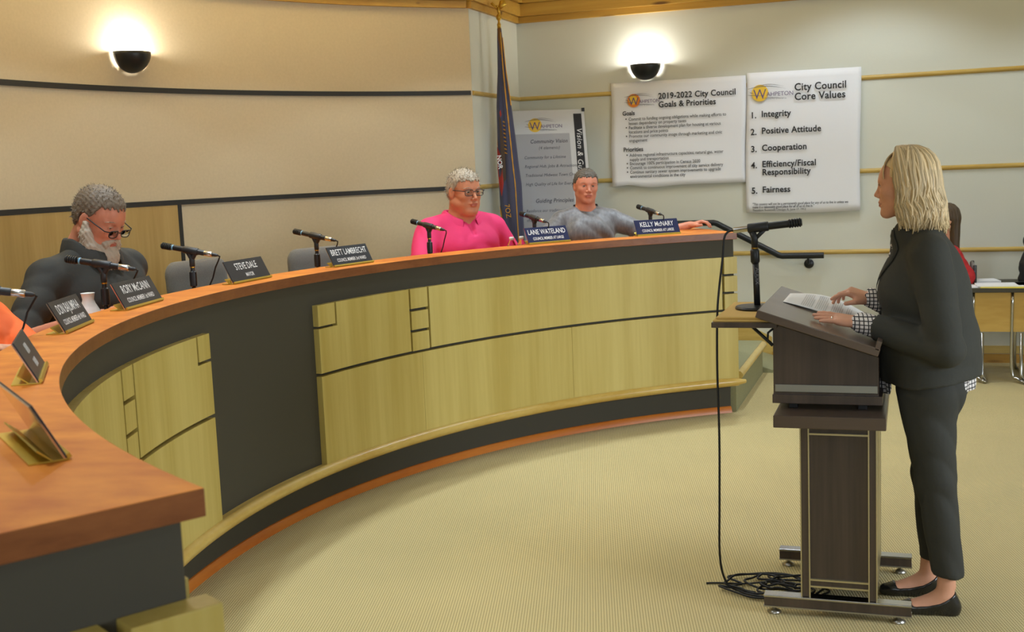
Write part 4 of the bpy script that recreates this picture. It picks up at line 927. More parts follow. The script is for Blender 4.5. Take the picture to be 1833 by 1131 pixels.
def hand_prims(sh, w, d, n, s, side, curl=(12,18,12), spread=4, thumb=(.9,.5), bend_each=None):
    """w wrist, d finger direction, n back-of-hand direction, side=+1 thumb towards n x d"""
    d = np.array(d,float); d/=np.linalg.norm(d); n = np.array(n,float); n -= d*(n@d); n/=np.linalg.norm(n); y = np.cross(n,d)
    R = np.stack([d,y,n],1); sh.put(R,w,s)
    ys = (.027,.009,-.009,-.026)
    for i,yy in enumerate(ys): sh.seg((.0,side*yy*.55,0),(.082-.004*abs(i-1),side*yy,.002),.0125,.0100,k=.010)
    sh.ell((.045,0,-.004),(.045,.034,.012),k=.012); sh.seg((.012,side*.018,-.008),(.045,side*.034,-.010),.014,.011,k=.012)
    for i,yy in enumerate(ys):
        L = (.070,.078,.072,.056)[i]; p = np.array([.082-.004*abs(i-1),side*yy,.002]); a = 0; az = side*rd(spread)*(1.5-i); r = .0086-.0006*(i==3)
        cu = bend_each[i] if bend_each else curl
        for j,fr in enumerate((.45,.31,.24)):
            a += rd(cu[j]); q = p+L*fr*np.array([math.cos(a)*math.cos(az),math.cos(a)*math.sin(az),-math.sin(a)]); sh.seg(p,q,r,r*.92,k=.0035); p = q; r *= .90
    b = np.array([.022,side*.030,-.010]); m1 = np.array([.050,side*(.030+.026*thumb[0]),-.016]); m2 = np.array([.080,side*(.030+.034*thumb[0]),-.016-.012*thumb[1]])
    sh.seg(b,m1,.0130,.0105,k=.008).seg(m1,m2,.0100,.0080,k=.004); sh.put(np.eye(3),(0,0,0),1)
def collar_band(parent, c, r, h, m, name='collar', open_deg=26, flare=.018, tilt=12, pts_len=.03, fold=True):
    c = np.array(c,float); A = np.linspace(open_deg,360-open_deg,44); P = []
    for a in A:
        t = rd(a); e = np.array([math.cos(t),math.sin(t)*1.05,0]); k = max(0,1-abs(((a+180)%360)-180)/80) ; fr = max(0,math.cos(t))
        base = c+e*r+np.array([0,0,-.055*fr]); row = [base, base+e*.001+np.array([0,0,h*(1-.25*fr)])]
        if fold: row += [base+e*.007+np.array([0,0,h*(1-.25*fr)]), base+e*(flare)+np.array([0,0,-.004-pts_len*fr**3])]
        P.append(row)
    o = MB().grid(P).build(name, M_[m], parent, True, world=False, solid=.003); k = o.modifiers.new('sub','SUBSURF'); k.levels = 1; k.render_levels = 1; return o
def man(name_lab, loc, heading, s, wide, belly, lean, hd, hands, sk, cloth, sleeve=.62, jowl=0, neck_open=0, hand_kw=None, amp=.004, mesh_h=.010, look=(0,0), seed=1, shoulders_z=.505, dark_collar=None, headoff=(0,0), hp=None, eye_open=.85, eye_drop=0):
    """seated figure; local frame faces +X, origin on the seat"""
    body = None; lx = math.sin(rd(lean)); cz = math.cos(rd(lean))
    T = lambda x,y,z: np.array([x*cz+z*lx, y, z*cz-x*lx])*s
    hr,hp_,hroll = hd; R = ROT(0,0,hr)@ROT(0,hp_,0)@ROT(hroll,0,0); nb = T(.0,0,.56); hc = nb+np.array([.035+headoff[0],0,.150+headoff[1]])*s
    H = Shape(.02); head_prims(H,R,hc,s*1.0,jowl,eye_open=eye_open,eye_drop=eye_drop); H.seg(nb+np.array([.0,0,-.06])*s,nb+np.array([.01,0,.07])*s,.068*s,.056*s,k=.03)
    H.seg(nb+np.array([.0,0,-.13])*s,nb+np.array([.0,0,-.03])*s,.078*s,.070*s,k=.03)
    Bd = Shape(.05*s)
    w = wide
    def torso(S_, g=0):
        S_.k = .05*s
        S_.seg(T(0,-.10*w,.06),T(0,.10*w,.06),(.125+g)*s); S_.ell(T(.03+belly*.5,0,.16),np.array([.13+belly+g,.17*w+g,.15+g])*s,ROT(0,lean,0)); S_.ell(T(.02,0,.36),np.array([.125+belly*.4+g,.185*w+g,.17+g])*s,ROT(0,lean,0))
        for y in (-1,1): S_.seg(T(0,y*.03,.525),T(0,y*.165*w,shoulders_z-.02),(.058+g)*s,(.062+g)*s); S_.seg(T(.055,y*.07*w,.40),T(.03,y*.05*w,.3),(.075+g)*s)
        for y in (-1,1): S_.seg(T(.05,y*.11,.04),np.array([.43,y*.14,.04])*s,(.085+g)*s,(.07+g)*s)
    torso(Bd,-.022)
    shs = {}; Sv = Shape(.05*s); torso(Sv,.004)
    arms = []
    for y,(tgt,hint) in zip((-1,1),hands):
        sp = T(.0,y*.185*w,shoulders_z-.035); tgt = np.array(tgt,float); el = ik(sp,tgt,.30*s,.265*s,hint)
        Bd.seg(sp,el,.052*s,.043*s,k=.03).seg(el,tgt,.043*s,.027*s,k=.02)
        L1 = np.linalg.norm(el-sp); 
        if sleeve <= 1: e = sp+(el-sp)*sleeve*1.3; e = el if sleeve*1.3>1 else e; Sv.seg(sp,e,.068*s*(.8+.2*w),.066*s*(.85+.15*w),k=.03)
        else: Sv.seg(sp,el,.066*s*(.8+.2*w),.060*s,k=.03); Sv.seg(el,el+(tgt-el)*(sleeve-1),.058*s,.050*s,k=.02)
        arms.append((sp,el,tgt))
    parts = [(H,.0030*s),(Bd,.012*s)]
    for y,(sp,el,tgt),(kw) in zip((-1,1),arms,hand_kw or ({},{})):
        Hn = Shape(.01); d = kw.get('d', tgt-el); n = kw.get('n',(0,0,1)); Hn.seg(el+(tgt-el)*.55,tgt,.034*s,.025*s,k=.01)
        hand_prims(Hn, tgt, d, n, s, -y*kw.get('flip',1), kw.get('curl',(20,25,15))); parts.append((Hn,.0034*s))
    lf = lips_slot(R,hc,s)
    body = skin(parts, 'person', [M_[sk],M_['lips']], None, slots=lambda c: lf(c))
    body.location = loc; body.rotation_euler = (0,0,rd(heading)); tag(body, name_lab, 'person')
    fr0 = nb+np.array([.0,0,.02])*s
    # neck opening in the shirt
    Sv.seg(fr0+np.array([-.01,0,.05])*s, fr0+np.array([.0,0,-.01])*s,(.070+jowl*.012)*s,sub=True,k=.008)
    if neck_open: Sv.seg(fr0+np.array([.07,0,-.01])*s,fr0+np.array([.13,0,-neck_open])*s,.030*s,.006*s,sub=True,k=.006)
    Sv.noise = lambda X: wrinkle(X,amp*s,26/s,seed)*(.4+.6*np.clip((.5*s-X[:,2])/(.25*s),0,1))
    shirt = skin(Sv,'shirt',M_[cloth],body,mesh_h*s*.8,smooth_it=2)
    eyes(body,R,hc,s,look)
    return dict(body=body,R=R,hc=hc,s=s,nb=nb,arms=arms,T=T,shirt=shirt,Sv=Sv)
def mark_on(Sv, p, dirn, lift=.002):   # march from p along dirn to the cloth surface
    p = np.array(p,float); d = np.array(dirn,float); d/=np.linalg.norm(d)
    for _ in range(60):
        q = float(Sv.ev(p[None])[0]); 
        if abs(q) < .0006: break
        p = p+d*q*.8
    return p-d*lift
def surf_patch(Sv, origin, ex, ey, dirn, polys, m, name, parent, lift=.0025):
    mb = MB(); ex,ey = np.array(ex,float),np.array(ey,float)
    for poly in polys:
        V = [mark_on(Sv, np.array(origin)+ex*a+ey*b, dirn, lift) for a,b in poly]; mb.add(V,[tuple(range(len(V)))])
    return mb.build(name, m if not isinstance(m,str) else M_[m], parent, world=False)
WZ = 1.05      # work surface height
# --- bearded man in black
def local_of(loc, heading, p):
    t = rd(-heading); v = np.array(p,float)-np.array(loc); return np.array([v[0]*math.cos(t)-v[1]*math.sin(t), v[0]*math.sin(t)+v[1]*math.cos(t), v[2]])
def wp(r,a,z): return np.array(pol(r,a,z))
L1 = (*pol(4.245,183.9),.725); h1 = 0
hL = local_of(L1,h1,wp(3.86,187.6,WZ+.045)); hR = local_of(L1,h1,wp(3.86,192.0,WZ+.045))
m1 = man('bearded man with glasses in a black polo shirt reading at the curved desk', L1, h1, 1.12, 1.30, .06, 14, (-3,26,0), [(hR,(-.3,-.7,-.8)),(hL,(-.3,.6,-1))], 'skin_ruddy','shirt_black', eye_open=.45, eye_drop=.003, headoff=(.016,-.030), sleeve=1.10, jowl=.8, hand_kw=({'curl':(30,40,25)},{'curl':(30,40,25)}), amp=.011, seed=2, look=(0,18))
R,hc,s,b1 = m1['R'],m1['hc'],m1['s'],m1['body']
short_hair(b1,R,hc,s,'hair_brown_grey',hairline=.070,temple=.034,n=1000,length=.014,forward=-.25); brows(b1,R,hc,s,'hair_silver')
glasses(b1,R,hc,s,drop=.014,fwd=.012,rx=.023,rz=.014)
bd = Shape(.02).put(R,hc,s); 
for y in (-1,1): bd.seg((.004,y*.079,-.012),(.016,y*.074,-.05),.012,.019).seg((.016,y*.074,-.05),(.034,y*.062,-.092),.022,.030).seg((.03,y*.060,-.088),(.070,y*.026,-.125),.030,.034); bd.seg((.086,y*.008,-.050),(.078,y*.030,-.066),.0085,.010,k=.008); bd.seg((.074,y*.030,-.068),(.066,y*.026,-.10),.010,.016)
bd.ell((.078,0,-.125),(.042,.042,.046)); bd.ell((.085,0,-.082),(.012,.016,.012),k=.01); bd.noise = lambda X: .0022*np.sin(X[:,0]*260)*np.sin(X[:,1]*240+X[:,2]*200)
bo = skin(bd,'beard',M_['beard_white'],b1,.0035); me = bo.data; co = np.array([v.co[:] for v in me.vertices]); no = np.array([v.normal[:] for v in me.vertices]); pk = rng.choice(len(co),700)
mb = MB(); strands(mb, co[pk]-no[pk]*.002, no[pk]*.5+R@np.array([.1,0,-1.0])+rng.normal(0,.25,(700,3)), rng.uniform(.6,1,700)*.017, .0014, nb=2, sides=3); bo.modifiers.clear(); join_meshes([bo, mb.build('beard',M_['beard_white'],b1,world=False)],'beard')
collar_band(b1, m1['nb']+np.array([.0,0,.0]), .104, .062, 'shirt_black', open_deg=20, flare=.024, pts_len=.05)
o_ = m1['T'](.30,.085,.335)
surf_patch(m1['Sv'], o_, (0,1,0),(0,0,1),(-1,0,0), [[(.018*math.cos(a)*r_,.018*math.sin(a)*r_) for a,r_ in [(rd(60+k*30),1) for k in range(9)]]+[(.018*.5*math.cos(rd(60+k*30)),.018*.5*math.sin(rd(60+k*30))) for k in range(8,-1,-1)]], 'logo_orange','shirt_emblem', b1, .004)
surf_patch(m1['Sv'], o_, (0,1,0),(0,0,1),(-1,0,0), [[(.02+.01*k,-.006),(.027+.01*k,-.006),(.027+.01*k,.004),(.02+.01*k,.004)] for k in range(4)]+[[(.008+.01*k,-.022),(.015+.01*k,-.022),(.015+.01*k,-.015),(.008+.01*k,-.015)] for k in range(5)], 'paper','shirt_emblem', b1, .004)
# --- man in pink
L2 = (*pol(4.22,145.2),.70); h2 = -38
hL = local_of(L2,h2,wp(3.87,139,WZ+.04)); hR = local_of(L2,h2,wp(3.80,151.5,WZ+.04))
m2 = man('man with glasses and silver hair in a bright pink polo shirt', L2, h2, 1.15, 1.14, .05, 3, (4,3,0), [(hR,(-.2,-.5,-1)),(hL,(-.3,.35,-1))], 'skin_warm','shirt_pink', headoff=(.01,-.03), eye_open=.75, sleeve=.70, jowl=1, neck_open=.13, amp=.009, seed=5, look=(4,0))
R,hc,s,b2 = m2['R'],m2['hc'],m2['s'],m2['body']
short_hair(b2,R,hc,s,'hair_silver',hairline=.060,temple=.034,n=1100,length=.022,forward=.35); brows(b2,R,hc,s,'hair_silver'); glasses(b2,R,hc,s)
collar_band(b2, m2['nb']+np.array([.0,0,-.012]), .100, .042, 'shirt_pink', open_deg=24, flare=.034, pts_len=.055)
surf_patch(m2['Sv'], m2['T'](.30,.095,.345), (0,1,0),(0,0,1),(-1,0,0), [[(-.016,.008),(-.010,.010),(-.004,.0),(-.010,-.010),(-.016,-.008),(-.010,0)],[(.016,.008),(.010,.010),(.004,.0),(.010,-.010),(.016,-.008),(.010,0)],[(-.008,.003),(.008,.003),(.008,-.003),(-.008,-.003)]], 'shirt_grey_dark','shirt_emblem', b2, .003)
for k in range(2):
    p = mark_on(m2['Sv'], m2['T'](.35,0,.36-.05*k),(-1,0,0),.002); MB().sphere(p,(.003,.005,.005),6).build('button',M_['paper'],b2,True,world=False)
# --- man in grey
L3 = (*pol(4.30,131.6),.775); h3 = -62
hL = local_of(L3,h3,wp(4.02,122.9,1.19)); hR = local_of(L3,h3,wp(3.98,137.5,WZ+.03))
m3 = man('man in a heather grey t-shirt resting one hand on the end of the desk', L3, h3, .985, 1.02, .03, -4, (0,0,-3), [(hR,(-.2,-1,-.5)),(hL,(-.1,.1,-1))], 'skin_ruddy','shirt_grey', sleeve=.74, amp=.011, seed=9, look=(0,0), hand_kw=({}, {'curl':(28,30,22),'n':(.05,.1,1)}))
R,hc,s,b3 = m3['R'],m3['hc'],m3['s'],m3['body']
short_hair(b3,R,hc,s,'hair_dark_grey',hairline=.060,temple=.040,n=900,length=.010,forward=.3); brows(b3,R,hc,s,'hair_long_brown')
collar_band(b3, m3['nb']+np.array([.0,0,.012]), .078, .016, 'shirt_grey_dark', open_deg=0, fold=False)
V = [mark_on(m3['Sv'], m3['nb']+np.array([.25,a_*.01,-.02-b_*.012])*s,(-1,0,0),.0025) for a_,b_ in ((-7,0),(7,0),(5,4),(0,9),(-5,4))]
# --- person in orange, cut by the left edge of the photo
L4 = (*pol(4.14,199.2),.69); h4 = 14
hL = local_of(L4,h4,wp(3.82,202.6,WZ+.045)); hR = local_of(L4,h4,wp(3.86,211,WZ+.04))
m4 = man('person in an orange sports t-shirt writing at the left edge of the photo', L4, h4, 1.0, 1.15, .04, 12, (0,15,0), [(hR,(-.2,-1,-.3)),(hL,(-.1,1,-.2))], 'skin_fair','shirt_orange', sleeve=.80, amp=.006, seed=12, look=(0,10), hand_kw=({}, {'curl':(25,45,30)}))
R,hc,s,b4 = m4['R'],m4['hc'],m4['s'],m4['body']
short_hair(b4,R,hc,s,'hair_dark_grey',n=500,length=.012); brows(b4,R,hc,s,'hair_dark_grey')
def chair(a_, r=4.47, lb='', dz=0, dr=0):
    x,y = pol(r,a_); t = thing('office_chair', lb, 'chair', (x,y,DZ), rd(a_+180+dr), group='grey office chairs behind the desk')
    def add(mb,n_,m,**k): return mb.build(n_,M_[m],t,True,world=False,auto=40,**k)
    S_ = Shape(.03).seg((.02,-.16,.47),(.02,.16,.47),.055,flat=((0,0,1),1.3)).seg((-.16,-.15,.47),(-.16,.15,.47),.05,flat=((0,0,1),1.3)).seg((.18,-.14,.47),(.18,.14,.47),.05,flat=((0,0,1),1.3)); skin(S_,'seat',M_['grey_fabric'],t,.014)
    B_ = Shape(.02); 
    for z in (.62,.70,.78,.85): B_.seg((-.235-.03*(z-.6),-.165,z+dz),(-.235-.03*(z-.6),.165,z+dz),.052,flat=((1,0,0),1.9),k=.05)
    B_.seg((-.245,-.15,.88+dz),(-.245,.15,.88+dz),.045,flat=((1,0,0),1.8),k=.05); skin(B_,'backrest',M_['grey_fabric'],t,.011)
    add(MB().tube([(-.25,0,.78),(-.27,0,.55),(-.12,0,.42),(0,0,.42)],.02,10),'back_bracket','black_metal'); add(MB().lathe([(.03,.1),(.03,.25),(.022,.25),(.022,.43)],n=14),'column','black_metal')
    for k in range(5):
        aa = 2*PI*k/5; add(MB().tube([(0,0,.11),(.26*math.cos(aa),.26*math.sin(aa),.075)],[.022,.014],8),'leg','black_metal'); add(MB().sphere((.27*math.cos(aa),.27*math.sin(aa),.028),(.027,.027,.028),8),'caster','black_plastic')
chair(165.3,4.50,'grey fabric office chair, empty, behind the STEVE DALE nameplate'); chair(154.3,4.52,'grey fabric office chair, empty, behind the BRETT LAMBRECHT nameplate')
chair(185.5,4.52,'grey fabric office chair the bearded man sits on'); chair(144.2,4.48,'grey fabric office chair the man in pink sits on',dz=-.1); chair(131.8,4.62,'grey fabric office chair the man in the grey t-shirt sits on',dz=-.12); chair(198.2,4.5,'grey fabric office chair under the person in orange')
# ------------------------------------------------------------------ woman speaking at the lectern (faces -X; built in world coordinates)
WL = np.array([.06,4.25,0.])
mat('ring_silver', (210,208,200), .2, metal=1)
def wmake(parts, name, m, parent, **k):
    return skin(parts, name, m, parent, world=True, **k)
R = ROT(0,0,172)@ROT(0,2,0); hc = np.array([-.028,4.245,1.494]); s = .925
H = Shape(.02); head_prims(H,R,hc,s,0,female=True,eye_open=.95)
H.seg((.025,4.25,1.40),(.045,4.25,1.31),.046,.055,k=.02)
Bw = Shape(.04)
Bw.seg((.05,4.16,1.27),(.05,4.34,1.27),.055).ell((.035,4.25,1.15),(.085,.12,.16)).ell((.06,4.25,.95),(.08,.115,.13)).seg((.07,4.19,.80),(.07,4.31,.80),.09)
elN, wrN = np.array([.105,4.04,.955]), np.array([-.172,4.160,1.030]); shN = np.array([.055,4.095,1.265])
elF, wrF = np.array([.06,4.50,.985]), np.array([-.150,4.505,1.075]); shF = np.array([.05,4.40,1.265])
Bw.seg(shN,elN,.045,.036,k=.03).seg(elN,wrN,.036,.026,k=.02).seg(shF,elF,.045,.036,k=.03).seg(elF,wrF,.036,.026,k=.02)
legs = {'n': [(.055,4.19,.80),(.075,4.175,.47),(.118,4.17,.10)], 'f': [(.05,4.31,.80),(.045,4.335,.46),(.062,4.345,.10)]}
Lg = Shape(.02)
for k_ in 'nf':
    a,b,c = legs[k_]; Lg.seg(a,b,.068,.040,k=.01).seg(b,c,.040,.028,k=.01)
Ft = Shape(.012)
def foot(sh, heel, ang, sk=0, z=0):
    t = rd(ang); d = np.array([-math.cos(t),-math.sin(t),0]); y = np.array([-d[1],d[0],0]); h = np.array(heel,float)
    f = lambda a,b,c: h+d*a+y*b+np.array([0,0,c])
    sh.seg(f(.035,0,.16),f(.040,0,.075),.030+sk,.030+sk,k=.02); sh.seg(f(.022,0,.040),f(.06,0,.045),.026+sk,.028+sk,k=.02)
    sh.seg(f(.05,0,.062),f(.15,.0,.028),.027+sk,.018+sk,k=.02); sh.seg(f(.06,.004,.034),f(.165,.012,.022),.026+sk,.018+sk,k=.015); sh.seg(f(.15,-.014,.022),f(.19,-.006,.020),.018+sk,.012+sk,k=.015); sh.seg(f(.15,.014,.022),f(.195,.006,.019),.016+sk,.011+sk,k=.015)
    return f
fn = foot(Ft,(.150,4.170,0),4); ff = foot(Ft,(.095,4.345,0),6)
Hn = Shape(.01).seg(elN+(wrN-elN)*.55,wrN,.032,.025,k=.01)
hand_prims(Hn, wrN, np.array([-.95,.10,.12]), (.28,-.30,1), 1.0, -1, bend_each=[(-4,6,5),(-2,5,4),(0,5,4),(2,5,4)], spread=2, thumb=(.5,.3))
Hf = Shape(.01).seg(elF+(wrF-elF)*.55,wrF,.032,.025,k=.01)
hand_prims(Hf, wrF, np.array([-.93,-.06,.30]), (.25,-.25,1), .98, 1, bend_each=[(22,20,10),(34,32,18),(40,38,22),(44,40,25)], spread=3, thumb=(.7,1.2))
lf = lips_slot(R,hc,s)
woman = skin([(H,.0026),(Bw,.012),(Lg,.008),(Ft,.0045),(Hn,.0028),(Hf,.0028)], 'person', [M_['skin_fair'],M_['lips']], None, slots=lambda c: lf(c), smooth_it=1)
recentre(woman, WL); tag(woman,'blond woman in a black blazer and trousers speaking at the dark lectern','person')
# eyes need world coordinates: build them through the world-space path
for y in (-1,1):
    c = place(R,hc,s,(.0685,y*.031,.002)); mb = MB(); mb.sphere(c,.0122*s,12,R=R@ROT(0,90,0)); o = mb.build('eye',[M_['eye_white'],M_['iris']],woman,True)
    for p in o.data.polygons:
        if (np.array(p.center)-c)@(R@np.array([1,0,0])) > .0108*s: p.material_index = 1
mb = MB()
for y in (-1,1):
    for k in range(22):
        u = k/21; p = place(R,hc,s,(.0835-.018*u*u,y*(.013+.034*u),.023+.005*math.sin(PI*u*.8))); d = R@np.array([.15,y*.9,.25-.5*u]); mb.tube([p,p+d*.007],[.0013,.0004],3)
    for k in range(9):
        u = k/8; p = place(R,hc,s,(.0815-.006*abs(u-.4),y*(.022+.020*u),.0065)); mb.tube([p,p+R@np.array([.008,y*.002,.002])],[.0009,.0003],3)
mb.build('eyebrows', M_['hair_long_brown'], woman)
# trousers
Tr = Shape(.03); Tr.seg((.06,4.21,.86),(.06,4.29,.86),.105,.105).seg((.075,4.20,.80),(.085,4.30,.80),.105,.10)
Tr.seg((.045,4.185,.78),(.078,4.172,.47),.098,.066,k=.04).seg((.078,4.172,.47),(.117,4.168,.150),.066,.054,k=.02)
Tr.seg((.075,4.315,.78),(.060,4.335,.46),.095,.062,k=.03).seg((.060,4.335,.46),(.075,4.343,.155),.062,.050,k=.02)
Tr.cut.append(lambda X: (.135+.25*np.clip(X[:,0]-.17,-.1,.1)*-1*.3)-X[:,2])
Tr.noise = lambda X: wrinkle(X,.0028,38,3,(.8,.1,.6))*(1+.8*np.exp(-((X[:,2]-.46)/.08)**2)+.6*np.exp(-((X[:,2]-.70)/.07)**2))
wmake(Tr,'trousers',M_['pants_black'],woman,h=.008,smooth_it=2)
# blazer
Jk = Shape(.045)
Jk.seg((.045,4.15,1.285),(.045,4.35,1.285),.052,.052,k=.04); Jk.seg((.045,4.21,1.32),(.045,4.29,1.32),.045,k=.04)
Jk.ell((.028,4.25,1.17),(.118,.155,.17)); Jk.ell((-.035,4.25,1.12),(.082,.11,.10)); Jk.ell((.07,4.25,1.08),(.125,.15,.22)); Jk.ell((.065,4.25,.93),(.145,.155,.17))
Jk.seg((-.01,4.25,.96),(-.005,4.25,.80),.105,.100,k=.06); Jk.seg((.085,4.25,.95),(.098,4.25,.83),.125,.130,k=.06); Jk.seg((.06,4.17,.93),(.055,4.15,.80),.10,.105,k=.05); Jk.seg((.06,4.33,.93),(.055,4.35,.80),.10,.105,k=.05)
Jk.seg((-.012,4.21,1.325),(-.012,4.29,1.325),.056,.05,k=.03); Jk.seg(shN,elN,.066,.063,k=.035).seg(elN,wrN+(elN-wrN)*.23,.060,.047,k=.02)
Jk.seg(shF,elF,.066,.060,k=.035).seg(elF,wrF+(elF-wrF)*.20,.056,.045,k=.02)
Jk.seg((-.0,4.25,1.47),(-.0,4.25,1.345),.055,.045,sub=True,k=.01); Jk.seg((-.080,4.25,1.35),(-.155,4.25,1.20),.020,.004,sub=True,k=.01);
Jk.seg(wrN+(elN-wrN)*.10,wrN,.05,sub=True,k=.004); Jk.seg(wrF+(elF-wrF)*.10,wrF,.05,sub=True,k=.004)
Jk.cut.append(lambda X: (.812-.10*np.clip(X[:,0]+.06,0,.3)*-1*-.0+ .13*np.clip(X[:,0],0,.3))-X[:,2])
Jk.noise = lambda X: wrinkle(X,.0065,26,8,(.6,.2,.9))*(.35+np.exp(-(((X[:,0]-.09)**2+(X[:,1]-4.05)**2+(X[:,2]-.97)**2)/.012))*1.6)
wmake(Jk,'blazer',M_['jacket_black'],woman,h=.007,smooth_it=2)
bz = [c for c in woman.children if c.name.startswith('blazer')][0]
# lapels and buttons
for y in (-1,1):
    P = []
    for k in range(12):
        u = k/11; p = np.array([-.005-.10*math.sin(u*1.45),4.25+y*(.050-.034*u),1.345-.235*u]); row = []
        for j in range(4): v = j/3; q = p+np.array([.03,y*.042*math.sin(PI*min(1,u*1.1+.12)),.0])*v; row.append(mark_on(Jk,q+np.array([-.08,0,0]),(1,0,0),.0045))
        P.append(row)
    MB().grid(P).build('lapel', M_['jacket_black'], bz, True, solid=.003)
p = mark_on(Jk,(-.25,4.215,1.075),(1,0,0),.002); MB().lathe([(.001,.004),(.006,.004),(.0085,0),(.0085,-.004)],p,16,(-1,-.35,0)).build('button',M_['black_plastic'],bz,True)
# checked shirt: collar, cuffs and tails
Sh = Shape(.02); Sh.seg((.005,4.25,1.365),(.03,4.25,1.30),.053,.056).seg((-.02,4.25,1.30),(-.035,4.25,1.16),.052,.055)
Sh.seg((-.01,4.25,1.48),(.0,4.25,1.35),.047,.043,sub=True,k=.005); Sh.cut.append(lambda X: X[:,2]-1.372)
Sh.noise = lambda X: wrinkle(X,.003,90,2)
wmake(Sh,'checked_shirt',M_['checked_cotton'],woman,h=.006)
for el,wr,tt in ((elN,wrN,0),(elF,wrF,1)):
    u = (wr-el)/np.linalg.norm(wr-el); Cf = Shape(.01); Cf.seg(wr-u*.085,wr-u*.004,.040,.037); Cf.seg(wr-u*.03,wr+u*.05,.0275,.026,sub=True,k=.003); Cf.noise = lambda X: wrinkle(X,.0025,120,5)
    wmake(Cf,'shirt_cuff',M_['checked_cotton'],woman,h=.004)
for (x0,x1,y0,y1,zt,zb) in ((.10,.205,4.12,4.30,.86,.795),(-.115,-.075,4.18,4.30,.83,.775)):
    P = []
    for i in range(15):
        u = i/14; row = []
        for j in range(6):
            v = j/5; t = PI*u; xx = x0+(x1-x0)*(math.sin(t*.5) if x0 > 0 else .5+.5*math.cos(t)); yy = y0+(y1-y0)*u if x0<0 else y0+ (y1-y0)*(1-math.cos(t*.5)); row.append((xx+.006*math.sin(14*u+3*v),yy,zt+(zb-zt)*v-.008*math.sin(PI*u)*v))
        P.append(row)
    MB().grid(P).build('shirt_tail', M_['checked_cotton'], woman, True, solid=.002)
# ring on the near hand
hd_ = np.array([-.95,.10,.12]); hd_ /= np.linalg.norm(hd_); nn = np.array([.28,-.30,1.]); nn -= hd_*(nn@hd_); nn /= np.linalg.norm(nn); yy = np.cross(nn,hd_)
rc = wrN+(hd_*.094+yy*(.009)+nn*.002)*1.0
MB().lathe([(.0090,-.002),(.0098,-.002),(.0098,.002),(.0090,.002),(.0090,-.002)],rc,20,hd_).build('ring',M_['ring_silver'],woman,True)
# shoes
for nm_,(hl,an) in enumerate((((.150,4.170,0),4),((.095,4.345,0),6))):
    So = Shape(.012); foot(So,hl,an,.004); t = rd(an); d = np.array([-math.cos(t),-math.sin(t),0]); h0 = np.array(hl)
    So.seg(h0+d*.012+[0,0,.028],h0+d*.02+[0,0,.052],.026,.022,k=.01); So.seg(h0+d*.02+[0,0,.012],h0+d*.05+[0,0,.012],.028,.026,k=.01); So.seg(h0+d*.09+[0,0,.010],h0+d*.185+[0,0,.010],.030,.024,flat=((0,0,1),1.6),k=.01)
    def top_(X, h0=h0, d=d):
        a = (X-h0)@d; zt = np.interp(a,[-.03,.0,.03,.06,.10,.14,.150,.158,.17,.21],[.095,.088,.066,.048,.036,.032,.034,.06,.12,.12]); return X[:,2]-zt
    So.cut.append(top_); So.cut.append(lambda X: .002-X[:,2]); wmake(So,'shoe',M_['shoe_black'],woman,h=.0042)
# hair: shoulder-length bob
Hb = Shape(.03).put(R,hc,s)
Hb.ell((-.016,0,.045),(.097,.083,.084)).ell((-.045,0,-.02),(.078,.083,.080))
for y in (-1,1): Hb.seg((-.02,y*.068,.02),(-.022,y*.066,-.085),.014,.014,k=.03); Hb.seg((-.04,y*.066,.0),(-.05,y*.062,-.115),.024,.022,k=.03);
Hb.seg((-.085,-.03,-.02),(-.098,-.03,-.115),.034,.026,k=.03); Hb.seg((-.085,.03,-.02),(-.098,.03,-.115),.034,.026,k=.03)
Hb.cut.append(lambda X: (lambda q: np.minimum(q[:,0]-.004-1.6*np.clip(q[:,2]-.045,0,1), .064-np.abs(q[:,1])))(((X-hc)@R)/s))
Hb.noise = lambda X: (lambda q: +.0006*np.sin(np.arctan2(q[:,1],q[:,0]+.02)*46+q[:,2]*22))(((X-hc)@R)/s)
hb = skin(Hb,'hair',M_['hair_blond'],woman,.004,world=True)
mb = MB(); rr_ = np.random.default_rng(3)
for k in range(900):
    th = rr_.uniform(-2.72,2.72); side = np.sign(th) or 1; at_ = abs(th)
    th = side*(1.22+at_*.70)     # leave the face free
    if abs(th) > PI: th = side*(PI-rr_.uniform(0,.25))
    c0 = np.array([rr_.uniform(-.03,.022),.006*side+rr_.normal(0,.004),0]); ztop = .133-.35*(c0[0]+.01)**2*9
    drop = -.125-.035*abs(th)/PI+rr_.normal(0,.012); pts = []; ph = rr_.uniform(0,6.28); am = rr_.uniform(.004,.012); off = rr_.uniform(.001,.011); N_ = 13
    for i in range(N_):
        u = i/(N_-1)
        if u < .42:
            v = u/.42; el = (1-v)*PI/2; r_x = (.102+off); r_y = (.088+off); x = -.016+(c0[0]+.016)*(1-v)+r_x*math.cos(th)*math.cos(el)*(1); y = c0[1]*(1-v)+r_y*math.sin(th)*math.cos(el); z = .045+(.090+off)*math.sin(el)
        else:
            v = (u-.42)/.58; fl = 1+.10*v-.16*max(0,v-.72)*(1 if abs(th)<2.0 else .2); x = -.016+(.102+off)*math.cos(th)*fl-.012*v*(abs(th)>1.2); y = (.088+off)*math.sin(th)*fl; z = .045+(drop-.045)*v
            w_ = am*math.sin(ph*.35+side*1.2+v*10+th*2)*min(1,v*2); x += w_*math.cos(th+1.57)+.5*w_*math.cos(th); y += w_*math.sin(th+1.57)+.5*w_*math.sin(th)
        if x > .075 and z < .07: x = .075-(.07-z)*.15
        pts.append(place(R,hc,s,(x,y,z)))
    rad0 = rr_.uniform(.0022,.0048); mb.tube(pts,[rad0*(.5+.8*math.sin(PI*min(.93,i/(N_-1)+.12))) for i in range(N_)],5)
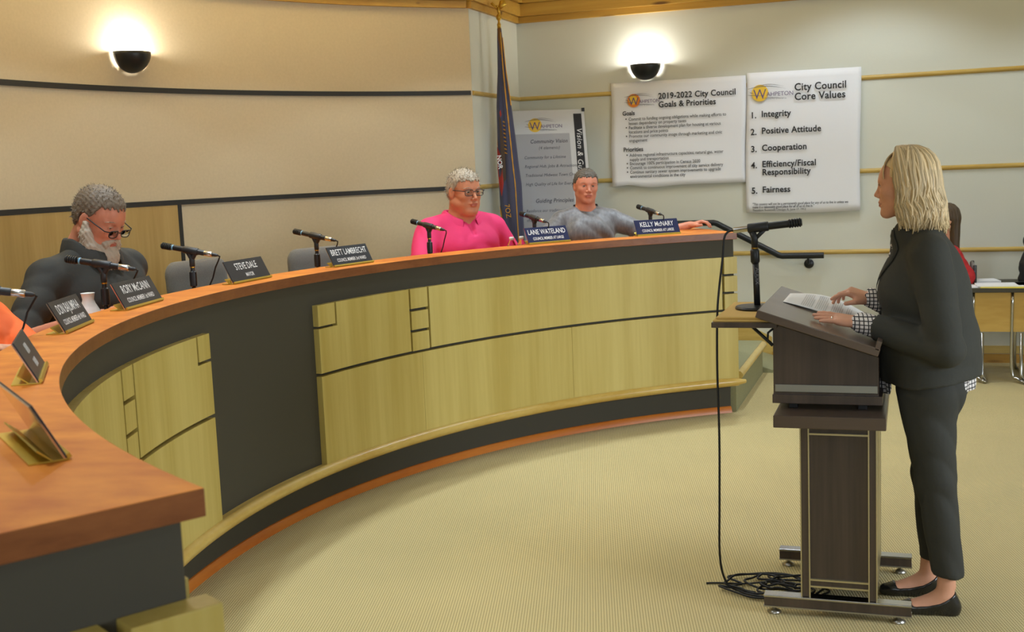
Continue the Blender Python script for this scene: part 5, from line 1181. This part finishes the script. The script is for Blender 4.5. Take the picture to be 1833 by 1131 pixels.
for k in range(150):
    side = 1 if k%2 else -1; y0 = rr_.uniform(0,.03)*side; sp_ = rr_.uniform(.030,.074)*side; pts = []
    for i in range(9):
        u = i/8; el = PI/2*(1-u*.95); pts.append(place(R,hc,s,(-.016+.105*math.cos(el)*(1-.12*u)-.013*u*u*abs(sp_)/.06,y0+(sp_-y0)*u**1.3,.045+.090*math.sin(el)-.022*u*u)))
    mb.tube(pts,[.0034*(1-.6*i/8) for i in range(9)],5)
o2 = mb.build('hair',M_['hair_blond'],woman,True)
for o_ in (hb,o2): o_.data.update()
hb.modifiers.clear(); join_meshes([hb,o2],'hair'); hb.data.polygons.foreach_set('use_smooth',[True]*len(hb.data.polygons))
# ------------------------------------------------------------------ person in red seated behind the side table
WR_ = np.array([.26,9.02,0.]); Pr = Shape(.04)
Rr = ROT(0,0,205); hcr = np.array([.215,9.0,1.12]); Hh = Shape(.02); head_prims(Hh,Rr,hcr,.93,0,female=True); Hh.seg((.235,9.02,1.02),(.245,9.03,.93),.048,.055,k=.02)
Pr.seg((.25,8.90,.88),(.25,9.14,.88),.05).ell((.25,9.03,.72),(.09,.15,.18)).seg((.25,8.97,.50),(.25,9.09,.50),.11); Pr.seg((.22,8.96,.47),(-.12,8.93,.46),.07,.05).seg((.22,9.10,.47),(-.12,9.12,.46),.07,.05); Pr.seg((-.12,8.93,.46),(-.14,8.93,.06),.05,.04).seg((-.12,9.12,.46),(-.14,9.12,.06),.05,.04).seg((-.13,8.93,.035),(-.25,8.93,.03),.035,.028,k=.02).seg((-.13,9.12,.035),(-.25,9.12,.03),.035,.028,k=.02)
Pr.seg((.25,8.87,.86),(.33,8.84,.70),.045,.04).seg((.33,8.84,.70),(.16,8.78,.69),.036,.026).seg((.25,9.18,.86),(.28,9.22,.66),.045,.04).seg((.28,9.22,.66),(.10,9.12,.69),.036,.026)
Hp = Shape(.01); hand_prims(Hp,(.16,8.78,.69),(-1,-.1,-.05),(0,0,1),.9,1,(15,20,15)); hand_prims(Hp,(.10,9.12,.69),(-1,-.1,-.05),(0,0,1),.9,-1,(15,20,15))
red = skin([(Hh,.004),(Pr,.012),(Hp,.004)],'person',M_['skin_fair']); recentre(red,WR_); tag(red,'seated person in red with long brown hair, mostly hidden behind the blond woman','person')
Rd = Shape(.04); Rd.seg((.25,8.90,.88),(.26,9.14,.88),.058).ell((.26,9.03,.74),(.11,.17,.19)).ell((.26,9.03,.56),(.12,.16,.13)); Rd.seg((.27,8.87,.875),(.365,8.84,.72),.062,.056).seg((.365,8.84,.72),(.27,8.80,.70),.05,.044); Rd.seg((.26,9.18,.86),(.29,9.22,.66),.055,.05)
Rd.seg((.235,9.02,1.02),(.235,9.02,.92),.06,.06,sub=True,k=.01); Rd.noise = lambda X: wrinkle(X,.005,50,4); skin(Rd,'red_top',M_['red_cloth'],red,.009,world=True)
Rs = Shape(.03); Rs.seg((.25,8.97,.48),(.25,9.09,.48),.125); Rs.seg((.22,8.96,.47),(-.13,8.93,.46),.085,.065).seg((.22,9.10,.47),(-.13,9.12,.46),.085,.065).seg((-.13,8.93,.46),(-.14,8.93,.10),.06,.055).seg((-.13,9.12,.46),(-.14,9.12,.10),.06,.055); skin(Rs,'jeans',M_['jeans'],red,.012,world=True)
Hl = Shape(.03).put(Rr,hcr,.93); Hl.ell((-.02,0,.035),(.105,.088,.095)).seg((-.06,.05,.0),(-.06,.06,-.26),.045,.03).seg((-.06,-.05,.0),(-.06,-.06,-.26),.045,.03).seg((-.08,0,0),(-.09,0,-.27),.045,.035)
Hl.cut.append(lambda X: (lambda q: np.minimum(q[:,0]-.03,.05-q[:,2]))(((X-hcr)@Rr)/.93)); Hl.noise = lambda X: .003*np.sin(X[:,0]*200+X[:,1]*160); skin(Hl,'hair',M_['hair_long_brown'],red,.006,world=True)
ch = thing('side_chair','black framed chair the person in red sits on','chair',(.24,9.03,0))
MB().box(.02,.44,8.82,9.22,.36,.385).build('seat',M_['grey_fabric'],ch,bevel=.01)
MB().box(.40,.425,8.84,9.20,.5,.80).build('backrest',M_['grey_fabric'],ch,bevel=.01)
for x,y,z1 in ((.04,8.84,.36),(.04,9.20,.36),(.42,8.83,.8),(.42,9.21,.8)): MB().tube([(x,y,0),(x,y,z1)],.011,8).build('leg',M_['black_metal'],ch,True)
